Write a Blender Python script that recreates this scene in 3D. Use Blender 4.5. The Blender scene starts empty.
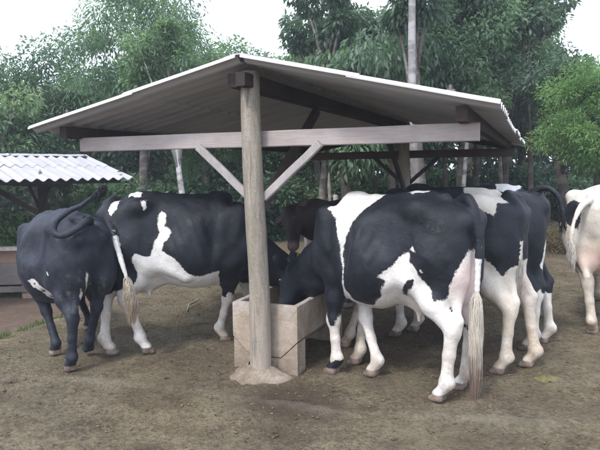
import bpy, bmesh, math, random
import numpy as np
from mathutils import Vector, Matrix

R = math.radians
SC = bpy.context.scene
COL = SC.collection

# ------------------------------------------------------------------ camera
EYE = 1.6
FPX = 580.0
cam_d = bpy.data.cameras.new('camera')
cam = bpy.data.objects.new('camera', cam_d)
COL.objects.link(cam)
cam_d.sensor_width = 36.0
cam_d.lens = 36.0 * FPX / 600.0
cam_d.clip_end = 600
PITCH, ROLL = R(5.3), R(0.6)
CAM_M = Matrix.Rotation(math.pi / 2 - PITCH, 4, 'X') @ Matrix.Rotation(-ROLL, 4, 'Z')
cam.matrix_world = Matrix.Translation((0, 0, EYE)) @ CAM_M
SC.camera = cam

# ------------------------------------------------------------------ sky and sun
SUN_EL, SUN_AZ = R(52), R(215)      # azimuth clockwise from +Y: behind the camera, to the left
w = bpy.data.worlds.new('World')
SC.world = w
w.use_nodes = True
nt = w.node_tree
nt.nodes.clear()
sky = nt.nodes.new('ShaderNodeTexSky')
sky.sky_type = 'NISHITA'
sky.sun_disc = False
sky.sun_elevation = SUN_EL
sky.sun_rotation = SUN_AZ
sky.air_density = 1.2
sky.dust_density = 3.0
cl = nt.nodes.new('ShaderNodeMix')
cl.data_type = 'RGBA'
cl.inputs['Factor'].default_value = 0.62     # thin bright overcast over the blue
cl.inputs['B'].default_value = (17.0, 18.2, 21.4, 1)
bg = nt.nodes.new('ShaderNodeBackground')
bg.inputs['Strength'].default_value = 0.1
wo = nt.nodes.new('ShaderNodeOutputWorld')
nt.links.new(sky.outputs[0], cl.inputs['A'])
nt.links.new(cl.outputs['Result'], bg.inputs['Color'])
nt.links.new(bg.outputs[0], wo.inputs['Surface'])

sd = bpy.data.lights.new('sun', 'SUN')
sd.energy = 2.0
sd.angle = R(9)
sd.color = (1.0, 0.955, 0.89)
sun = bpy.data.objects.new('sun', sd)
COL.objects.link(sun)
dirv = Vector((math.sin(SUN_AZ) * math.cos(SUN_EL), math.cos(SUN_AZ) * math.cos(SUN_EL), math.sin(SUN_EL)))
sun.rotation_euler = dirv.to_track_quat('Z', 'Y').to_euler()

vs = SC.view_settings
vs.view_transform = 'Standard'
vs.look = 'None'
vs.gamma = 1.0
vs.use_curve_mapping = False
vs.exposure = 0.66
SC.render.film_transparent = False
SC.cycles.max_bounces = 6
SC.cycles.diffuse_bounces = 4
SC.cycles.use_denoising = True

# ------------------------------------------------------------------ helpers
def ray(px, py):
    v = CAM_M.to_3x3() @ Vector(((px - 300) / FPX, (225 - py) / FPX, -1))
    return v

def at_z(px, py, z=0.0):
    v = ray(px, py)
    t = (z - EYE) / v.z
    return Vector((v.x * t, v.y * t, z))

def at_d(px, py, d):
    v = ray(px, py)
    t = d / v.y
    return Vector((v.x * t, d, EYE + v.z * t))

def tag(o, label=None, cat=None, group=None, kind=None):
    if label: o['label'] = label
    if cat: o['category'] = cat
    if group: o['group'] = group
    if kind: o['kind'] = kind
    return o

def empty(name, loc=(0, 0, 0), rz=0.0):
    o = bpy.data.objects.new(name, None)
    o.empty_display_size = 0.2
    o.location = loc
    o.rotation_euler = (0, 0, rz)
    COL.objects.link(o)
    return o

def mesh_obj(name, verts, faces, mat=None, parent=None, smooth=False):
    me = bpy.data.meshes.new(name)
    verts = np.asarray(verts, dtype=np.float32)
    if isinstance(faces, np.ndarray):
        n, k = faces.shape
        me.vertices.add(len(verts))
        me.vertices.foreach_set('co', verts.ravel())
        me.loops.add(n * k)
        me.loops.foreach_set('vertex_index', faces.astype(np.int32).ravel())
        me.polygons.add(n)
        me.polygons.foreach_set('loop_start', np.arange(0, n * k, k, dtype=np.int32))
        me.update(calc_edges=True)
        me.validate()
    else:
        me.from_pydata([tuple(map(float, v)) for v in verts], [], faces)
        me.update()
    if smooth:
        me.polygons.foreach_set('use_smooth', [True] * len(me.polygons))
    if mat: me.materials.append(mat)
    o = bpy.data.objects.new(name, me)
    COL.objects.link(o)
    if parent: o.parent = parent
    return o

def set_attr(o, name, vals, domain='POINT'):
    a = o.data.attributes.new(name, 'FLOAT', domain)
    a.data.foreach_set('value', np.asarray(vals, dtype=np.float32))

class MB:
    """collects shapes into one mesh"""
    def __init__(s): s.v = []; s.f = []
    def add(s, V, F):
        o = len(s.v)
        s.v += [tuple(p) for p in V]
        s.f += [tuple(i + o for i in f) for f in F]
    def beam(s, a, b, wx, wz, up=(0, 0, 1), rough=0.0, seg=1, rng=None, ch=0.006):
        """squared timber from a to b, width wx, depth wz, chamfered long edges, slightly uneven"""
        a, b = Vector(a), Vector(b)
        d = (b - a).normalized()
        up = Vector(up)
        x = d.cross(up)
        if x.length < 1e-4: x = d.cross(Vector((1, 0, 0)))
        x.normalize(); z = x.cross(d)
        hw, hz = wx / 2, wz / 2
        prof = [(hw - ch, hz), (hw, hz - ch), (hw, -hz + ch), (hw - ch, -hz), (-hw + ch, -hz), (-hw, -hz + ch), (-hw, hz - ch), (-hw + ch, hz)]
        V = []; F = []
        for i in range(seg + 1):
            p = a.lerp(b, i / seg)
            jx = rng.uniform(-rough, rough) if rng else 0
            jz = rng.uniform(-rough, rough) if rng else 0
            for (px, pz) in prof:
                V.append(p + x * (px + jx) + z * (pz + jz))
        n = len(prof)
        for i in range(seg):
            for k in range(n):
                F.append((i * n + k, i * n + (k + 1) % n, (i + 1) * n + (k + 1) % n, (i + 1) * n + k))
        F.append(tuple(range(n - 1, -1, -1)))
        F.append(tuple(range(seg * n, seg * n + n)))
        s.add(V, F)
    def tube(s, pts, rad, n=10, cap=True, wob=0.0, rng=None):
        pts = [Vector(p) for p in pts]
        V = []; F = []
        prev = None
        for i, p in enumerate(pts):
            d = (pts[min(i + 1, len(pts) - 1)] - pts[max(i - 1, 0)]).normalized()
            ref = Vector((1, 0, 0)) if prev is None else prev
            if abs(d.dot(ref)) > 0.95 and prev is None: ref = Vector((0, 1, 0))
            y = d.cross(ref).normalized(); x = y.cross(d).normalized(); prev = x
            r = rad[i] if isinstance(rad, (list, tuple)) else rad
            for k in range(n):
                a = 2 * math.pi * k / n
                q = r * (1 + (rng.uniform(-wob, wob) if rng else 0))
                V.append(p + (x * math.cos(a) + y * math.sin(a)) * q)
        for i in range(len(pts) - 1):
            for k in range(n):
                F.append((i * n + k, i * n + (k + 1) % n, (i + 1) * n + (k + 1) % n, (i + 1) * n + k))
        if cap:
            F.append(tuple(range(n - 1, -1, -1)))
            m = (len(pts) - 1) * n
            F.append(tuple(range(m, m + n)))
        s.add(V, F)
    def build(s, name, mat, parent=None, smooth=False):
        o = mesh_obj(name, s.v, s.f, mat, parent, smooth)
        bm = bmesh.new(); bm.from_mesh(o.data)
        bmesh.ops.recalc_face_normals(bm, faces=bm.faces)
        bm.to_mesh(o.data); bm.free()
        return o

# 2-D / 3-D value noise on arrays
def _hash(ix, iy, iz, seed):
    n = (ix * 374761393 + iy * 668265263 + iz * 2147483647 + seed * 974634777) & 0xffffffff
    n = ((n ^ (n >> 13)) * 1274126177) & 0xffffffff
    n = n ^ (n >> 16)
    return (n & 0xffff) / 65535.0

def vnoise(x, y, z=0.0, seed=0):
    x = np.asarray(x, dtype=np.float64); y = np.asarray(y, dtype=np.float64); z = np.zeros_like(x) + z
    ix, iy, iz = np.floor(x).astype(np.int64), np.floor(y).astype(np.int64), np.floor(z).astype(np.int64)
    fx, fy, fz = x - ix, y - iy, z - iz
    fx, fy, fz = [f * f * (3 - 2 * f) for f in (fx, fy, fz)]
    r = 0
    for dx in (0, 1):
        for dy in (0, 1):
            for dz in (0, 1):
                wgt = (fx if dx else 1 - fx) * (fy if dy else 1 - fy) * (fz if dz else 1 - fz)
                r = r + wgt * _hash(ix + dx, iy + dy, iz + dz, seed)
    return r * 2 - 1

def fbm(x, y, z=0.0, oct=4, seed=0):
    r = 0; a = 1.0; s = 0
    for i in range(oct):
        r = r + a * vnoise(np.asarray(x) * 2 ** i, np.asarray(y) * 2 ** i, np.asarray(z) * 2 ** i, seed + i)
        s += a; a *= 0.5
    return r / s

def sstep(a, b, x):
    t = np.clip((x - a) / (b - a), 0, 1)
    return t * t * (3 - 2 * t)

# ------------------------------------------------------------------ materials
class NT:
    def __init__(s, name):
        s.m = bpy.data.materials.new(name); s.m.use_nodes = True
        s.t = s.m.node_tree; s.t.nodes.clear()
        s.out = s.n('ShaderNodeOutputMaterial')
    def n(s, typ, **kw):
        o = s.t.nodes.new(typ)
        for k, v in kw.items(): setattr(o, k, v)
        return o
    def l(s, a, b): s.t.links.new(a, b)
    def put(s, sock, v):
        if hasattr(v, 'is_output') or isinstance(v, bpy.types.NodeSocket): s.l(v, sock)
        else:
            if isinstance(v, (tuple, list)) and len(v) == 3 and sock.type == 'RGBA': v = tuple(v) + (1,)
            sock.default_value = v
    def coord(s, kind='Object', scale=(1, 1, 1)):
        tc = s.n('ShaderNodeTexCoord'); mp = s.n('ShaderNodeMapping')
        mp.inputs['Scale'].default_value = scale
        s.l(tc.outputs[kind], mp.inputs[0]); return mp.outputs[0]
    def noise(s, vec, scale, detail=4, rough=0.55, dist=0.0):
        o = s.n('ShaderNodeTexNoise'); s.l(vec, o.inputs['Vector'])
        o.inputs['Scale'].default_value = scale; o.inputs['Detail'].default_value = detail
        o.inputs['Roughness'].default_value = rough; o.inputs['Distortion'].default_value = dist
        return o.outputs['Fac']
    def voronoi(s, vec, scale, feature='F1', out='Distance'):
        o = s.n('ShaderNodeTexVoronoi', feature=feature); s.l(vec, o.inputs['Vector'])
        o.inputs['Scale'].default_value = scale
        return o.outputs[out]
    def rng(s, v, a, b, c=0.0, d=1.0, smooth=False):
        o = s.n('ShaderNodeMapRange'); o.clamp = True
        if smooth: o.interpolation_type = 'SMOOTHSTEP'
        s.put(o.inputs[0], v); o.inputs[1].default_value = a; o.inputs[2].default_value = b
        o.inputs[3].default_value = c; o.inputs[4].default_value = d
        return o.outputs[0]
    def mix(s, f, a, b, mode='MIX'):
        o = s.n('ShaderNodeMix', data_type='RGBA', blend_type=mode)
        s.put(o.inputs['Factor'], f); s.put(o.inputs['A'], a); s.put(o.inputs['B'], b)
        return o.outputs['Result']
    def math(s, op, a, b=0.0, clamp=False):
        o = s.n('ShaderNodeMath', operation=op); o.use_clamp = clamp
        s.put(o.inputs[0], a); s.put(o.inputs[1], b); return o.outputs[0]
    def attr(s, name):
        o = s.n('ShaderNodeAttribute'); o.attribute_name = name; return o.outputs['Fac']
    def xyz(s, vec):
        o = s.n('ShaderNodeSeparateXYZ'); s.l(vec, o.inputs[0]); return o.outputs
    def ramp(s, f, stops):
        o = s.n('ShaderNodeValToRGB'); s.put(o.inputs[0], f)
        e = o.color_ramp.elements
        while len(e) < len(stops): e.new(0.5)
        for el, (p, c) in zip(e, stops):
            el.position = p; el.color = tuple(c) + (1,)
        return o.outputs[0]
    def bump(s, h, strength=0.3, dist=0.01, nrm=None):
        o = s.n('ShaderNodeBump'); s.l(h, o.inputs['Height'])
        o.inputs['Strength'].default_value = strength; o.inputs['Distance'].default_value = dist
        if nrm: s.l(nrm, o.inputs['Normal'])
        return o.outputs[0]
    def bsdf(s, col, rough=0.7, nrm=None, spec=0.5, **kw):
        o = s.n('ShaderNodeBsdfPrincipled')
        s.put(o.inputs['Base Color'], col); s.put(o.inputs['Roughness'], rough)
        s.put(o.inputs['Specular IOR Level'], spec)
        if nrm: s.l(nrm, o.inputs['Normal'])
        for k, v in kw.items(): s.put(o.inputs[k], v)
        s.l(o.outputs[0], s.out.inputs['Surface'])
        return o

def wood_mat(name, c1, c2, c3, grain=(1, 1, 1), rough=0.8, bump=0.4):
    m = NT(name)
    v = m.coord('Object', grain)
    n1 = m.noise(v, 6, 6, 0.65, 0.4); n2 = m.noise(m.coord('Object'), 2.2, 4)
    n3 = m.noise(v, 26, 4, 0.7)
    c = m.mix(m.rng(n1, 0.3, 0.7), c1, c2)
    c = m.mix(m.rng(n2, 0.45, 0.72), c, c3)
    c = m.mix(m.rng(n3, 0.55, 0.75, 0, 0.45), c, tuple(x * 0.45 for x in c1))
    m.bsdf(c, rough, m.bump(m.math('ADD', n1, m.math('MULTIPLY', n3, 0.5)), bump, 0.008), 0.25)
    return m.m

M = {}
M['pale_timber'] = wood_mat('pale_timber', (0.40, 0.355, 0.345), (0.31, 0.27, 0.26), (0.46, 0.42, 0.41), (1.2, 14, 14))
M['brace_timber'] = wood_mat('brace_timber', (0.36, 0.335, 0.33), (0.27, 0.25, 0.245), (0.42, 0.39, 0.385), (6, 6, 3))
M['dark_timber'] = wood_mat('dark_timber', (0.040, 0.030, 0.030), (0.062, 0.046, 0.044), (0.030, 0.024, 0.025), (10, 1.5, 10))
M['red_timber'] = wood_mat('red_timber', (0.080, 0.055, 0.050), (0.058, 0.042, 0.040), (0.10, 0.072, 0.066), (3, 3, 3))
M['grey_board'] = wood_mat('grey_board', (0.17, 0.15, 0.14), (0.12, 0.105, 0.10), (0.22, 0.19, 0.17), (1.5, 12, 12))
M['fence_wood'] = wood_mat('fence_wood', (0.30, 0.28, 0.27), (0.22, 0.20, 0.19), (0.38, 0.36, 0.34), (8, 8, 1.5))

def post_mat():
    m = NT('trunk_post')
    o = m.coord('Object'); v = m.coord('Object', (1, 1, 0.14))
    n1 = m.noise(v, 22, 6, 0.65, 0.3); n2 = m.noise(o, 5, 4); n3 = m.noise(o, 60, 3)
    z = m.xyz(o)[2]
    c = m.ramp(n1, [(0.32, (0.17, 0.150, 0.125)), (0.5, (0.255, 0.228, 0.190)), (0.68, (0.35, 0.320, 0.275))])
    c = m.mix(m.rng(n2, 0.5, 0.68, 0, 0.6), c, (0.25, 0.235, 0.165))
    vs_ = m.voronoi(o, 26)
    c = m.mix(m.rng(n3, 0.55, 0.68, 0, 0.5), c, (0.13, 0.11, 0.09))
    c = m.mix(m.rng(vs_, 0.05, 0.16, 0.55, 0), c, (0.52, 0.49, 0.45))
    ring = m.noise(m.coord('Object', (0.3, 0.3, 4)), 5, 4, 0.7)
    c = m.mix(m.rng(ring, 0.52, 0.66, 0, 0.5), c, (0.22, 0.20, 0.165))
    crk = m.noise(m.coord('Object', (1, 1, 0.05)), 38, 3, 0.6)
    c = m.mix(m.rng(crk, 0.62, 0.68, 0, 0.75), c, (0.12, 0.10, 0.085))
    low = m.math('MULTIPLY', m.rng(z, 0.05, 0.75, 1, 0), m.rng(n2, 0.35, 0.6))
    c = m.mix(low, c, (0.36, 0.30, 0.25))
    m.bsdf(c, 0.85, m.bump(m.math('ADD', n1, m.math('MULTIPLY', n3, 0.3)), 0.6, 0.012), 0.2)
    return m.m
M['post'] = post_mat()

def concrete_mat():
    m = NT('trough_concrete')
    o = m.coord('Object')
    n1 = m.noise(o, 3.2, 6, 0.65); n2 = m.noise(o, 30, 5, 0.7); n3 = m.noise(o, 9, 4)
    z = m.xyz(o)[2]
    c = m.ramp(n1, [(0.3, (0.23, 0.185, 0.14)), (0.5, (0.35, 0.29, 0.23)), (0.72, (0.46, 0.40, 0.34))])
    c = m.mix(m.rng(n2, 0.52, 0.7, 0, 0.65), c, (0.22, 0.165, 0.12))
    c = m.mix(m.rng(m.noise(m.coord('Object', (1, 1, 0.35)), 6, 4), 0.5, 0.7, 0, 0.45), c, (0.21, 0.17, 0.13))
    c = m.mix(m.math('MULTIPLY', m.rng(z, 0.0, 0.22, 0.75, 0), m.rng(n3, 0.3, 0.6)), c, (0.17, 0.125, 0.095))
    c = m.mix(m.math('MULTIPLY', m.rng(z, 0.44, 0.53, 0, 0.55), m.rng(n1, 0.35, 0.6)), c, (0.50, 0.47, 0.47))
    n4 = m.noise(o, 16, 5, 0.75)
    c = m.mix(m.rng(n4, 0.54, 0.66, 0, 0.35), c, (0.19, 0.145, 0.105))
    c = m.mix(m.rng(n4, 0.44, 0.34, 0, 0.4), c, (0.56, 0.49, 0.43))
    m.bsdf(c, 0.9, m.bump(m.math('ADD', m.math('ADD', n2, n4), m.math('MULTIPLY', n3, 0.7)), 0.6, 0.014), 0.2)
    return m.m
M['concrete'] = concrete_mat()

def mound_mat():
    m = NT('dusty_footing')
    o = m.coord('Object')
    n1 = m.noise(o, 7, 6, 0.7); n2 = m.noise(o, 40, 4, 0.7)
    c = m.ramp(n1, [(0.3, (0.15, 0.115, 0.085)), (0.5, (0.24, 0.195, 0.152)), (0.72, (0.38, 0.33, 0.28))])
    c = m.mix(m.rng(n2, 0.5, 0.68, 0, 0.6), c, (0.16, 0.12, 0.09))
    m.bsdf(c, 0.95, m.bump(m.math('ADD', n1, n2), 0.9, 0.02), 0.15)
    return m.m
M['mound'] = mound_mat()

def roof_mat(name, top, under, under2):
    m = NT(name)
    o = m.coord('Object'); v = m.coord('Object', (0.25, 3, 1))
    n1 = m.noise(v, 3, 5, 0.6); n2 = m.noise(o, 18, 4, 0.6); n3 = m.noise(o, 1.4, 3)
    a = m.mix(m.rng(n1, 0.35, 0.75), top, tuple(x * 0.72 for x in top))
    a = m.mix(m.rng(n2, 0.55, 0.75, 0, 0.35), a, tuple(x * 0.5 for x in top))
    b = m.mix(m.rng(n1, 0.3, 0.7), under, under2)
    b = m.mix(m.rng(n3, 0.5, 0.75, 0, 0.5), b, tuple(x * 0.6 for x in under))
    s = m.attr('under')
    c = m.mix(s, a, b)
    m.bsdf(c, 0.85, m.bump(n2, 0.25, 0.004), 0.2)
    return m.m
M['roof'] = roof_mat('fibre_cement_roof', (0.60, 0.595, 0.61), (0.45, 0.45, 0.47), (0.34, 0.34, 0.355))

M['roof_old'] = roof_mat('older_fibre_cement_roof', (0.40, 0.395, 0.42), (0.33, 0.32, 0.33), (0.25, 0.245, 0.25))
def brick_mat():
    m = NT('orange_brick')
    v = m.coord('Object')
    s = m.xyz(v); cb = m.n('ShaderNodeCombineXYZ'); m.l(s[0], cb.inputs[0]); m.l(s[2], cb.inputs[1])
    b = m.n('ShaderNodeTexBrick'); m.l(cb.outputs[0], b.inputs['Vector'])
    b.inputs['Color1'].default_value = (0.30, 0.19, 0.13, 1); b.inputs['Color2'].default_value = (0.26, 0.16, 0.12, 1)
    b.inputs['Mortar'].default_value = (0.36, 0.30, 0.26, 1); b.inputs['Scale'].default_value = 4
    b.inputs['Mortar Size'].default_value = 0.03
    n = m.noise(v, 12, 4)
    c = m.mix(m.rng(n, 0.4, 0.7, 0, 0.5), b.outputs['Color'], (0.28, 0.22, 0.19))
    m.bsdf(c, 0.9, m.bump(n, 0.5, 0.01), 0.2)
    return m.m
M['brick'] = brick_mat()

def ground_mat():
    m = NT('trampled_earth')
    o = m.coord('Object'); st = m.coord('Object', (0.7, 1.4, 1))
    big = m.noise(st, 0.55, 5, 0.6, 0.5); mid = m.noise(o, 2.6, 6, 0.68, 0.4); fine = m.noise(o, 17, 6, 0.75); grit = m.noise(o, 70, 4, 0.7)
    c = m.ramp(mid, [(0.28, (0.105, 0.078, 0.045)), (0.45, (0.215, 0.170, 0.105)), (0.58, (0.305, 0.248, 0.158)), (0.75, (0.40, 0.335, 0.225))])
    c = m.mix(m.rng(big, 0.42, 0.62, 0, 0.55), c, (0.235, 0.205, 0.15))
    pm = m.rng(m.noise(o, 1.9, 4, 0.6), 0.38, 0.62, 0.35, 1.0)
    c = m.mix(m.math('MULTIPLY', pm, m.rng(fine, 0.50, 0.60, 0, 0.62)), c, (0.080, 0.060, 0.040))
    c = m.mix(m.math('MULTIPLY', pm, m.rng(fine, 0.475, 0.39, 0, 0.45)), c, (0.37, 0.305, 0.20))
    f2 = m.noise(o, 36, 5, 0.75)
    c = m.mix(m.rng(f2, 0.52, 0.61, 0, 0.5), c, (0.060, 0.047, 0.032))
    c = m.mix(m.rng(f2, 0.46, 0.38, 0, 0.38), c, (0.42, 0.36, 0.25))
    c = m.mix(m.rng(grit, 0.58, 0.72, 0, 0.7), c, (0.055, 0.042, 0.032))
    # grey-green trampled dung film
    g = m.noise(o, 1.3, 4, 0.6)
    c = m.mix(m.rng(g, 0.5, 0.68, 0, 0.40), c, (0.17, 0.165, 0.095))
    # where the ground has a character of its own
    c = m.mix(m.math('MULTIPLY', m.attr('dark_soil'), m.rng(fine, 0.3, 0.65, 1.0, 0.6)), c, (0.075, 0.048, 0.034))
    c = m.mix(m.math('MULTIPLY', m.attr('ridge'), m.rng(mid, 0.3, 0.55, 0.25, 1.0)), c, (0.36, 0.32, 0.25))
    c = m.mix(m.attr('red'), c, m.mix(m.rng(mid, 0.3, 0.7), (0.17, 0.115, 0.085), (0.27, 0.195, 0.15)))
    c = m.mix(m.attr('litter'), c, m.mix(m.rng(fine, 0.35, 0.65), (0.13, 0.10, 0.07), (0.30, 0.25, 0.18)))
    h = m.math('ADD', m.math('MULTIPLY', fine, 1.0), m.math('MULTIPLY', grit, 0.45))
    h = m.math('ADD', h, m.math('MULTIPLY', mid, 1.2)); h = m.math('ADD', h, m.math('MULTIPLY', f2, 0.9))
    m.bsdf(c, 0.92, m.bump(h, 1.0, 0.05), 0.25)
    return m.m
M['ground'] = ground_mat()

def simple_mat(name, c1, c2, scale=8, rough=0.85, bump=0.4, spec=0.3, dist=0.01):
    m = NT(name)
    o = m.coord('Object'); n = m.noise(o, scale, 5, 0.65)
    m.bsdf(m.mix(m.rng(n, 0.3, 0.7), c1, c2), rough, m.bump(n, bump, dist), spec)
    return m.m

def bark_mat(name, c1, c2, c3):
    m = NT(name)
    v = m.coord('Object', (1, 1, 0.3)); o = m.coord('Object', (1, 1, 2.2))
    n1 = m.noise(v, 14, 6, 0.7, 0.5); n2 = m.noise(o, 2.5, 5, 0.6)
    c = m.mix(m.rng(n1, 0.35, 0.65), c1, c2)
    c = m.mix(m.rng(n2, 0.48, 0.6), c, c3)
    m.bsdf(c, 0.9, m.bump(n1, 0.8, 0.03), 0.2)
    return m.m
M['bark'] = bark_mat('grey_bark', (0.10, 0.085, 0.075), (0.17, 0.15, 0.135), (0.23, 0.22, 0.20))
M['bark_dark'] = bark_mat('dark_bark', (0.05, 0.04, 0.035), (0.085, 0.07, 0.06), (0.12, 0.11, 0.10))
M['bark_pale'] = bark_mat('pale_bark', (0.42, 0.41, 0.41), (0.55, 0.54, 0.54), (0.20, 0.19, 0.19))
M['bark_grey'] = bark_mat('mottled_grey_bark', (0.16, 0.15, 0.15), (0.26, 0.25, 0.25), (0.35, 0.34, 0.345))
M['bark_brown'] = bark_mat('light_brown_bark', (0.22, 0.185, 0.17), (0.30, 0.26, 0.24), (0.37, 0.33, 0.31))

def leaf_mat(name, dark, mid, light, rough=0.42):
    m = NT(name)
    t = m.attr('tone')
    c = m.ramp(t, [(0.0, dark), (0.55, mid), (1.0, light)])
    oi = m.n('ShaderNodeObjectInfo')
    c = m.mix(m.rng(oi.outputs['Random'], 0, 1, 0, 0.25), c, m.mix(1.0, c, (1.15, 1.0, 0.7), 'MULTIPLY'))
    p = m.n('ShaderNodeBsdfPrincipled'); m.put(p.inputs['Base Color'], c); p.inputs['Roughness'].default_value = rough
    p.inputs['Specular IOR Level'].default_value = 0.55
    tr = m.n('ShaderNodeBsdfTranslucent'); m.put(tr.inputs[0], m.mix(1.0, c, (1.9, 2.1, 1.3), 'MULTIPLY'))
    mx = m.n('ShaderNodeMixShader'); mx.inputs[0].default_value = 0.38
    m.l(p.outputs[0], mx.inputs[1]); m.l(tr.outputs[0], mx.inputs[2]); m.l(mx.outputs[0], m.out.inputs['Surface'])
    return m.m
M['leaf_broad'] = leaf_mat('broad_leaf', (0.058, 0.100, 0.070), (0.105, 0.175, 0.115), (0.20, 0.28, 0.17))
M['leaf_fine'] = leaf_mat('fine_leaf', (0.068, 0.120, 0.080), (0.120, 0.200, 0.125), (0.21, 0.30, 0.17))
M['leaf_light'] = leaf_mat('fresh_leaf', (0.060, 0.125, 0.050), (0.10, 0.195, 0.075), (0.165, 0.28, 0.11))
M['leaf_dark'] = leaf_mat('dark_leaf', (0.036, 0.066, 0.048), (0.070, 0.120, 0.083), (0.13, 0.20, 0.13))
M['leaf_dry'] = leaf_mat('dry_brush', (0.10, 0.085, 0.055), (0.18, 0.15, 0.10), (0.30, 0.27, 0.20), 0.8)
M['grass'] = leaf_mat('grass_blades', (0.08, 0.10, 0.045), (0.13, 0.16, 0.075), (0.22, 0.25, 0.13), 0.6)

# ------------------------------------------------------------------ the ground
def drop(x, y):
    """the yard ends in a low step at the left; beyond it the ground lies lower"""
    e = -2.72 + 0.25 * (y - 6.0) - x + 0.12 * fbm(x * 1.3, y * 1.3, seed=5)
    return sstep(0.0, 0.7, e) * sstep(4.6, 5.4, y)

def height(x, y):
    z = 0.018 * fbm(x * 1.1, y * 1.1, oct=3, seed=1) + 0.014 * fbm(x * 6, y * 6, oct=4, seed=2)
    z = z - 0.42 * drop(x, y)
    z = z + 0.55 * sstep(11.5, 17, y) * sstep(1.0, 5.0, x) + 0.15 * fbm(x * 0.3, y * 0.3, seed=3) * sstep(10, 20, y)
    return z

def seg_d(x, y, pts):
    d = np.full(np.shape(x), 1e9)
    for (ax, ay), (bx, by) in zip(pts[:-1], pts[1:]):
        vx, vy = bx - ax, by - ay
        t = np.clip(((x - ax) * vx + (y - ay) * vy) / (vx * vx + vy * vy), 0, 1)
        d = np.minimum(d, np.hypot(x - ax - vx * t, y - ay - vy * t))
    return d

def G(px, py):
    p = at_z(px, py, 0.0); return (p.x, p.y)

def make_ground():
    xs = np.concatenate([-np.geomspace(220, 4.6, 40), np.arange(-4.5, 4.5, 0.045), np.geomspace(4.6, 220, 40)])
    ys = np.concatenate([np.linspace(-60, 1.4, 12), np.arange(1.5, 9.0, 0.045), np.geomspace(9.1, 320, 90)])
    X, Y = np.meshgrid(xs, ys)
    x, y = X.ravel(), Y.ravel()
    z = height(x, y)
    near = sstep(12, 8, y) * sstep(6, 4.5, np.abs(x))
    z += near * (0.014 * fbm(x * 15, y * 15, oct=3, seed=8) + 0.020 * np.abs(fbm(x * 7, y * 7, oct=3, seed=18)) * (0.4 + sstep(-.2, .4, fbm(x * .9, y * .9, seed=77))))
    # hoof-worn hollows
    rg = np.random.default_rng(4)
    for _ in range(260):
        cx, cy = rg.uniform(-4, 4), rg.uniform(2, 8)
        r = rg.uniform(0.04, 0.09); q = ((x - cx) ** 2 + (y - cy) ** 2) / r ** 2
        k = q < 9
        z[k] += -0.018 * np.exp(-q[k]) + 0.009 * np.exp(-((np.sqrt(q[k]) - 1.5) ** 2) * 3)
    ridge = [G(-20, 375), G(60, 378), G(150, 386), G(230, 398), G(330, 412), G(430, 416), G(520, 424), G(620, 427)]
    rd = seg_d(x, y, ridge) + 0.05 * fbm(x * 2.4, y * 2.4, seed=9)
    rr = sstep(0.07, 0.01, rd)
    z += 0.022 * rr
    rr = rr * sstep(-0.35, 0.35, fbm(x * 2.1, y * 2.1, oct=3, seed=40)) * 0.42
    nx, ny = len(xs), len(ys)
    i = np.arange((ny - 1) * (nx - 1)); r_ = i // (nx - 1); c_ = i % (nx - 1)
    a = r_ * nx + c_
    F = np.stack([a, a + 1, a + 1 + nx, a + nx], 1)
    o = mesh_obj('ground', np.stack([x, y, z], 1), F, M['ground'], smooth=True)
    tag(o, kind='structure')
    dark_soil = np.zeros_like(x)  # darker ground: hand-placed patches, many beneath the cows, then random churned blotches
    for (px, py, rad, s) in [(285, 402, 0.45, 0.95), (262, 398, 0.3, 0.7), (320, 410, 0.25, 0.8), (340, 360, 0.45, 0.65), (410, 330, 0.8, 0.85), (390, 360, 0.5, 0.55),
                             (450, 370, 0.4, 0.5), (520, 400, 0.35, 0.4), (150, 400, 0.35, 0.45), (200, 370, 0.5, 0.4), (470, 440, 0.3, 0.35), (90, 360, 0.4, 0.4),
                             (300, 330, 0.8, 0.8), (500, 350, 0.7, 0.5)]:
        gx, gy = G(px, py)
        q = np.hypot(x - gx, y - gy) / rad + 0.35 * fbm(x * 2.2, y * 2.2, seed=12)
        dark_soil = np.maximum(dark_soil, s * sstep(1.1, 0.35, q))
    for _ in range(110):                                   # churned, wetter blotches
        gx, gy = rg.uniform(-3.6, 3.8), rg.uniform(2.1, 8.5)
        rad = rg.uniform(0.06, 0.26)
        q = np.hypot((x - gx) * 0.8, y - gy) / rad + 0.7 * fbm(x * 5, y * 5, seed=14)
        dark_soil = np.maximum(dark_soil, rg.uniform(0.25, 0.7) * sstep(1.0, 0.3, q))
    set_attr(o, 'dark_soil', dark_soil)
    edge = [G(-10, 338), G(20, 331), G(48, 322), G(70, 312), G(140, 288)]
    ed = sstep(0.16, 0.02, seg_d(x, y, edge) + 0.05 * fbm(x * 5, y * 5, seed=31))
    set_attr(o, 'ridge', np.maximum(rr, 0.8 * ed))
    set_attr(o, 'red', drop(x, y) * 0.9)
    set_attr(o, 'litter', sstep(9.5, 12, y) * sstep(-3, -1, x) * 0.8)
    return o
make_ground()

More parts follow.
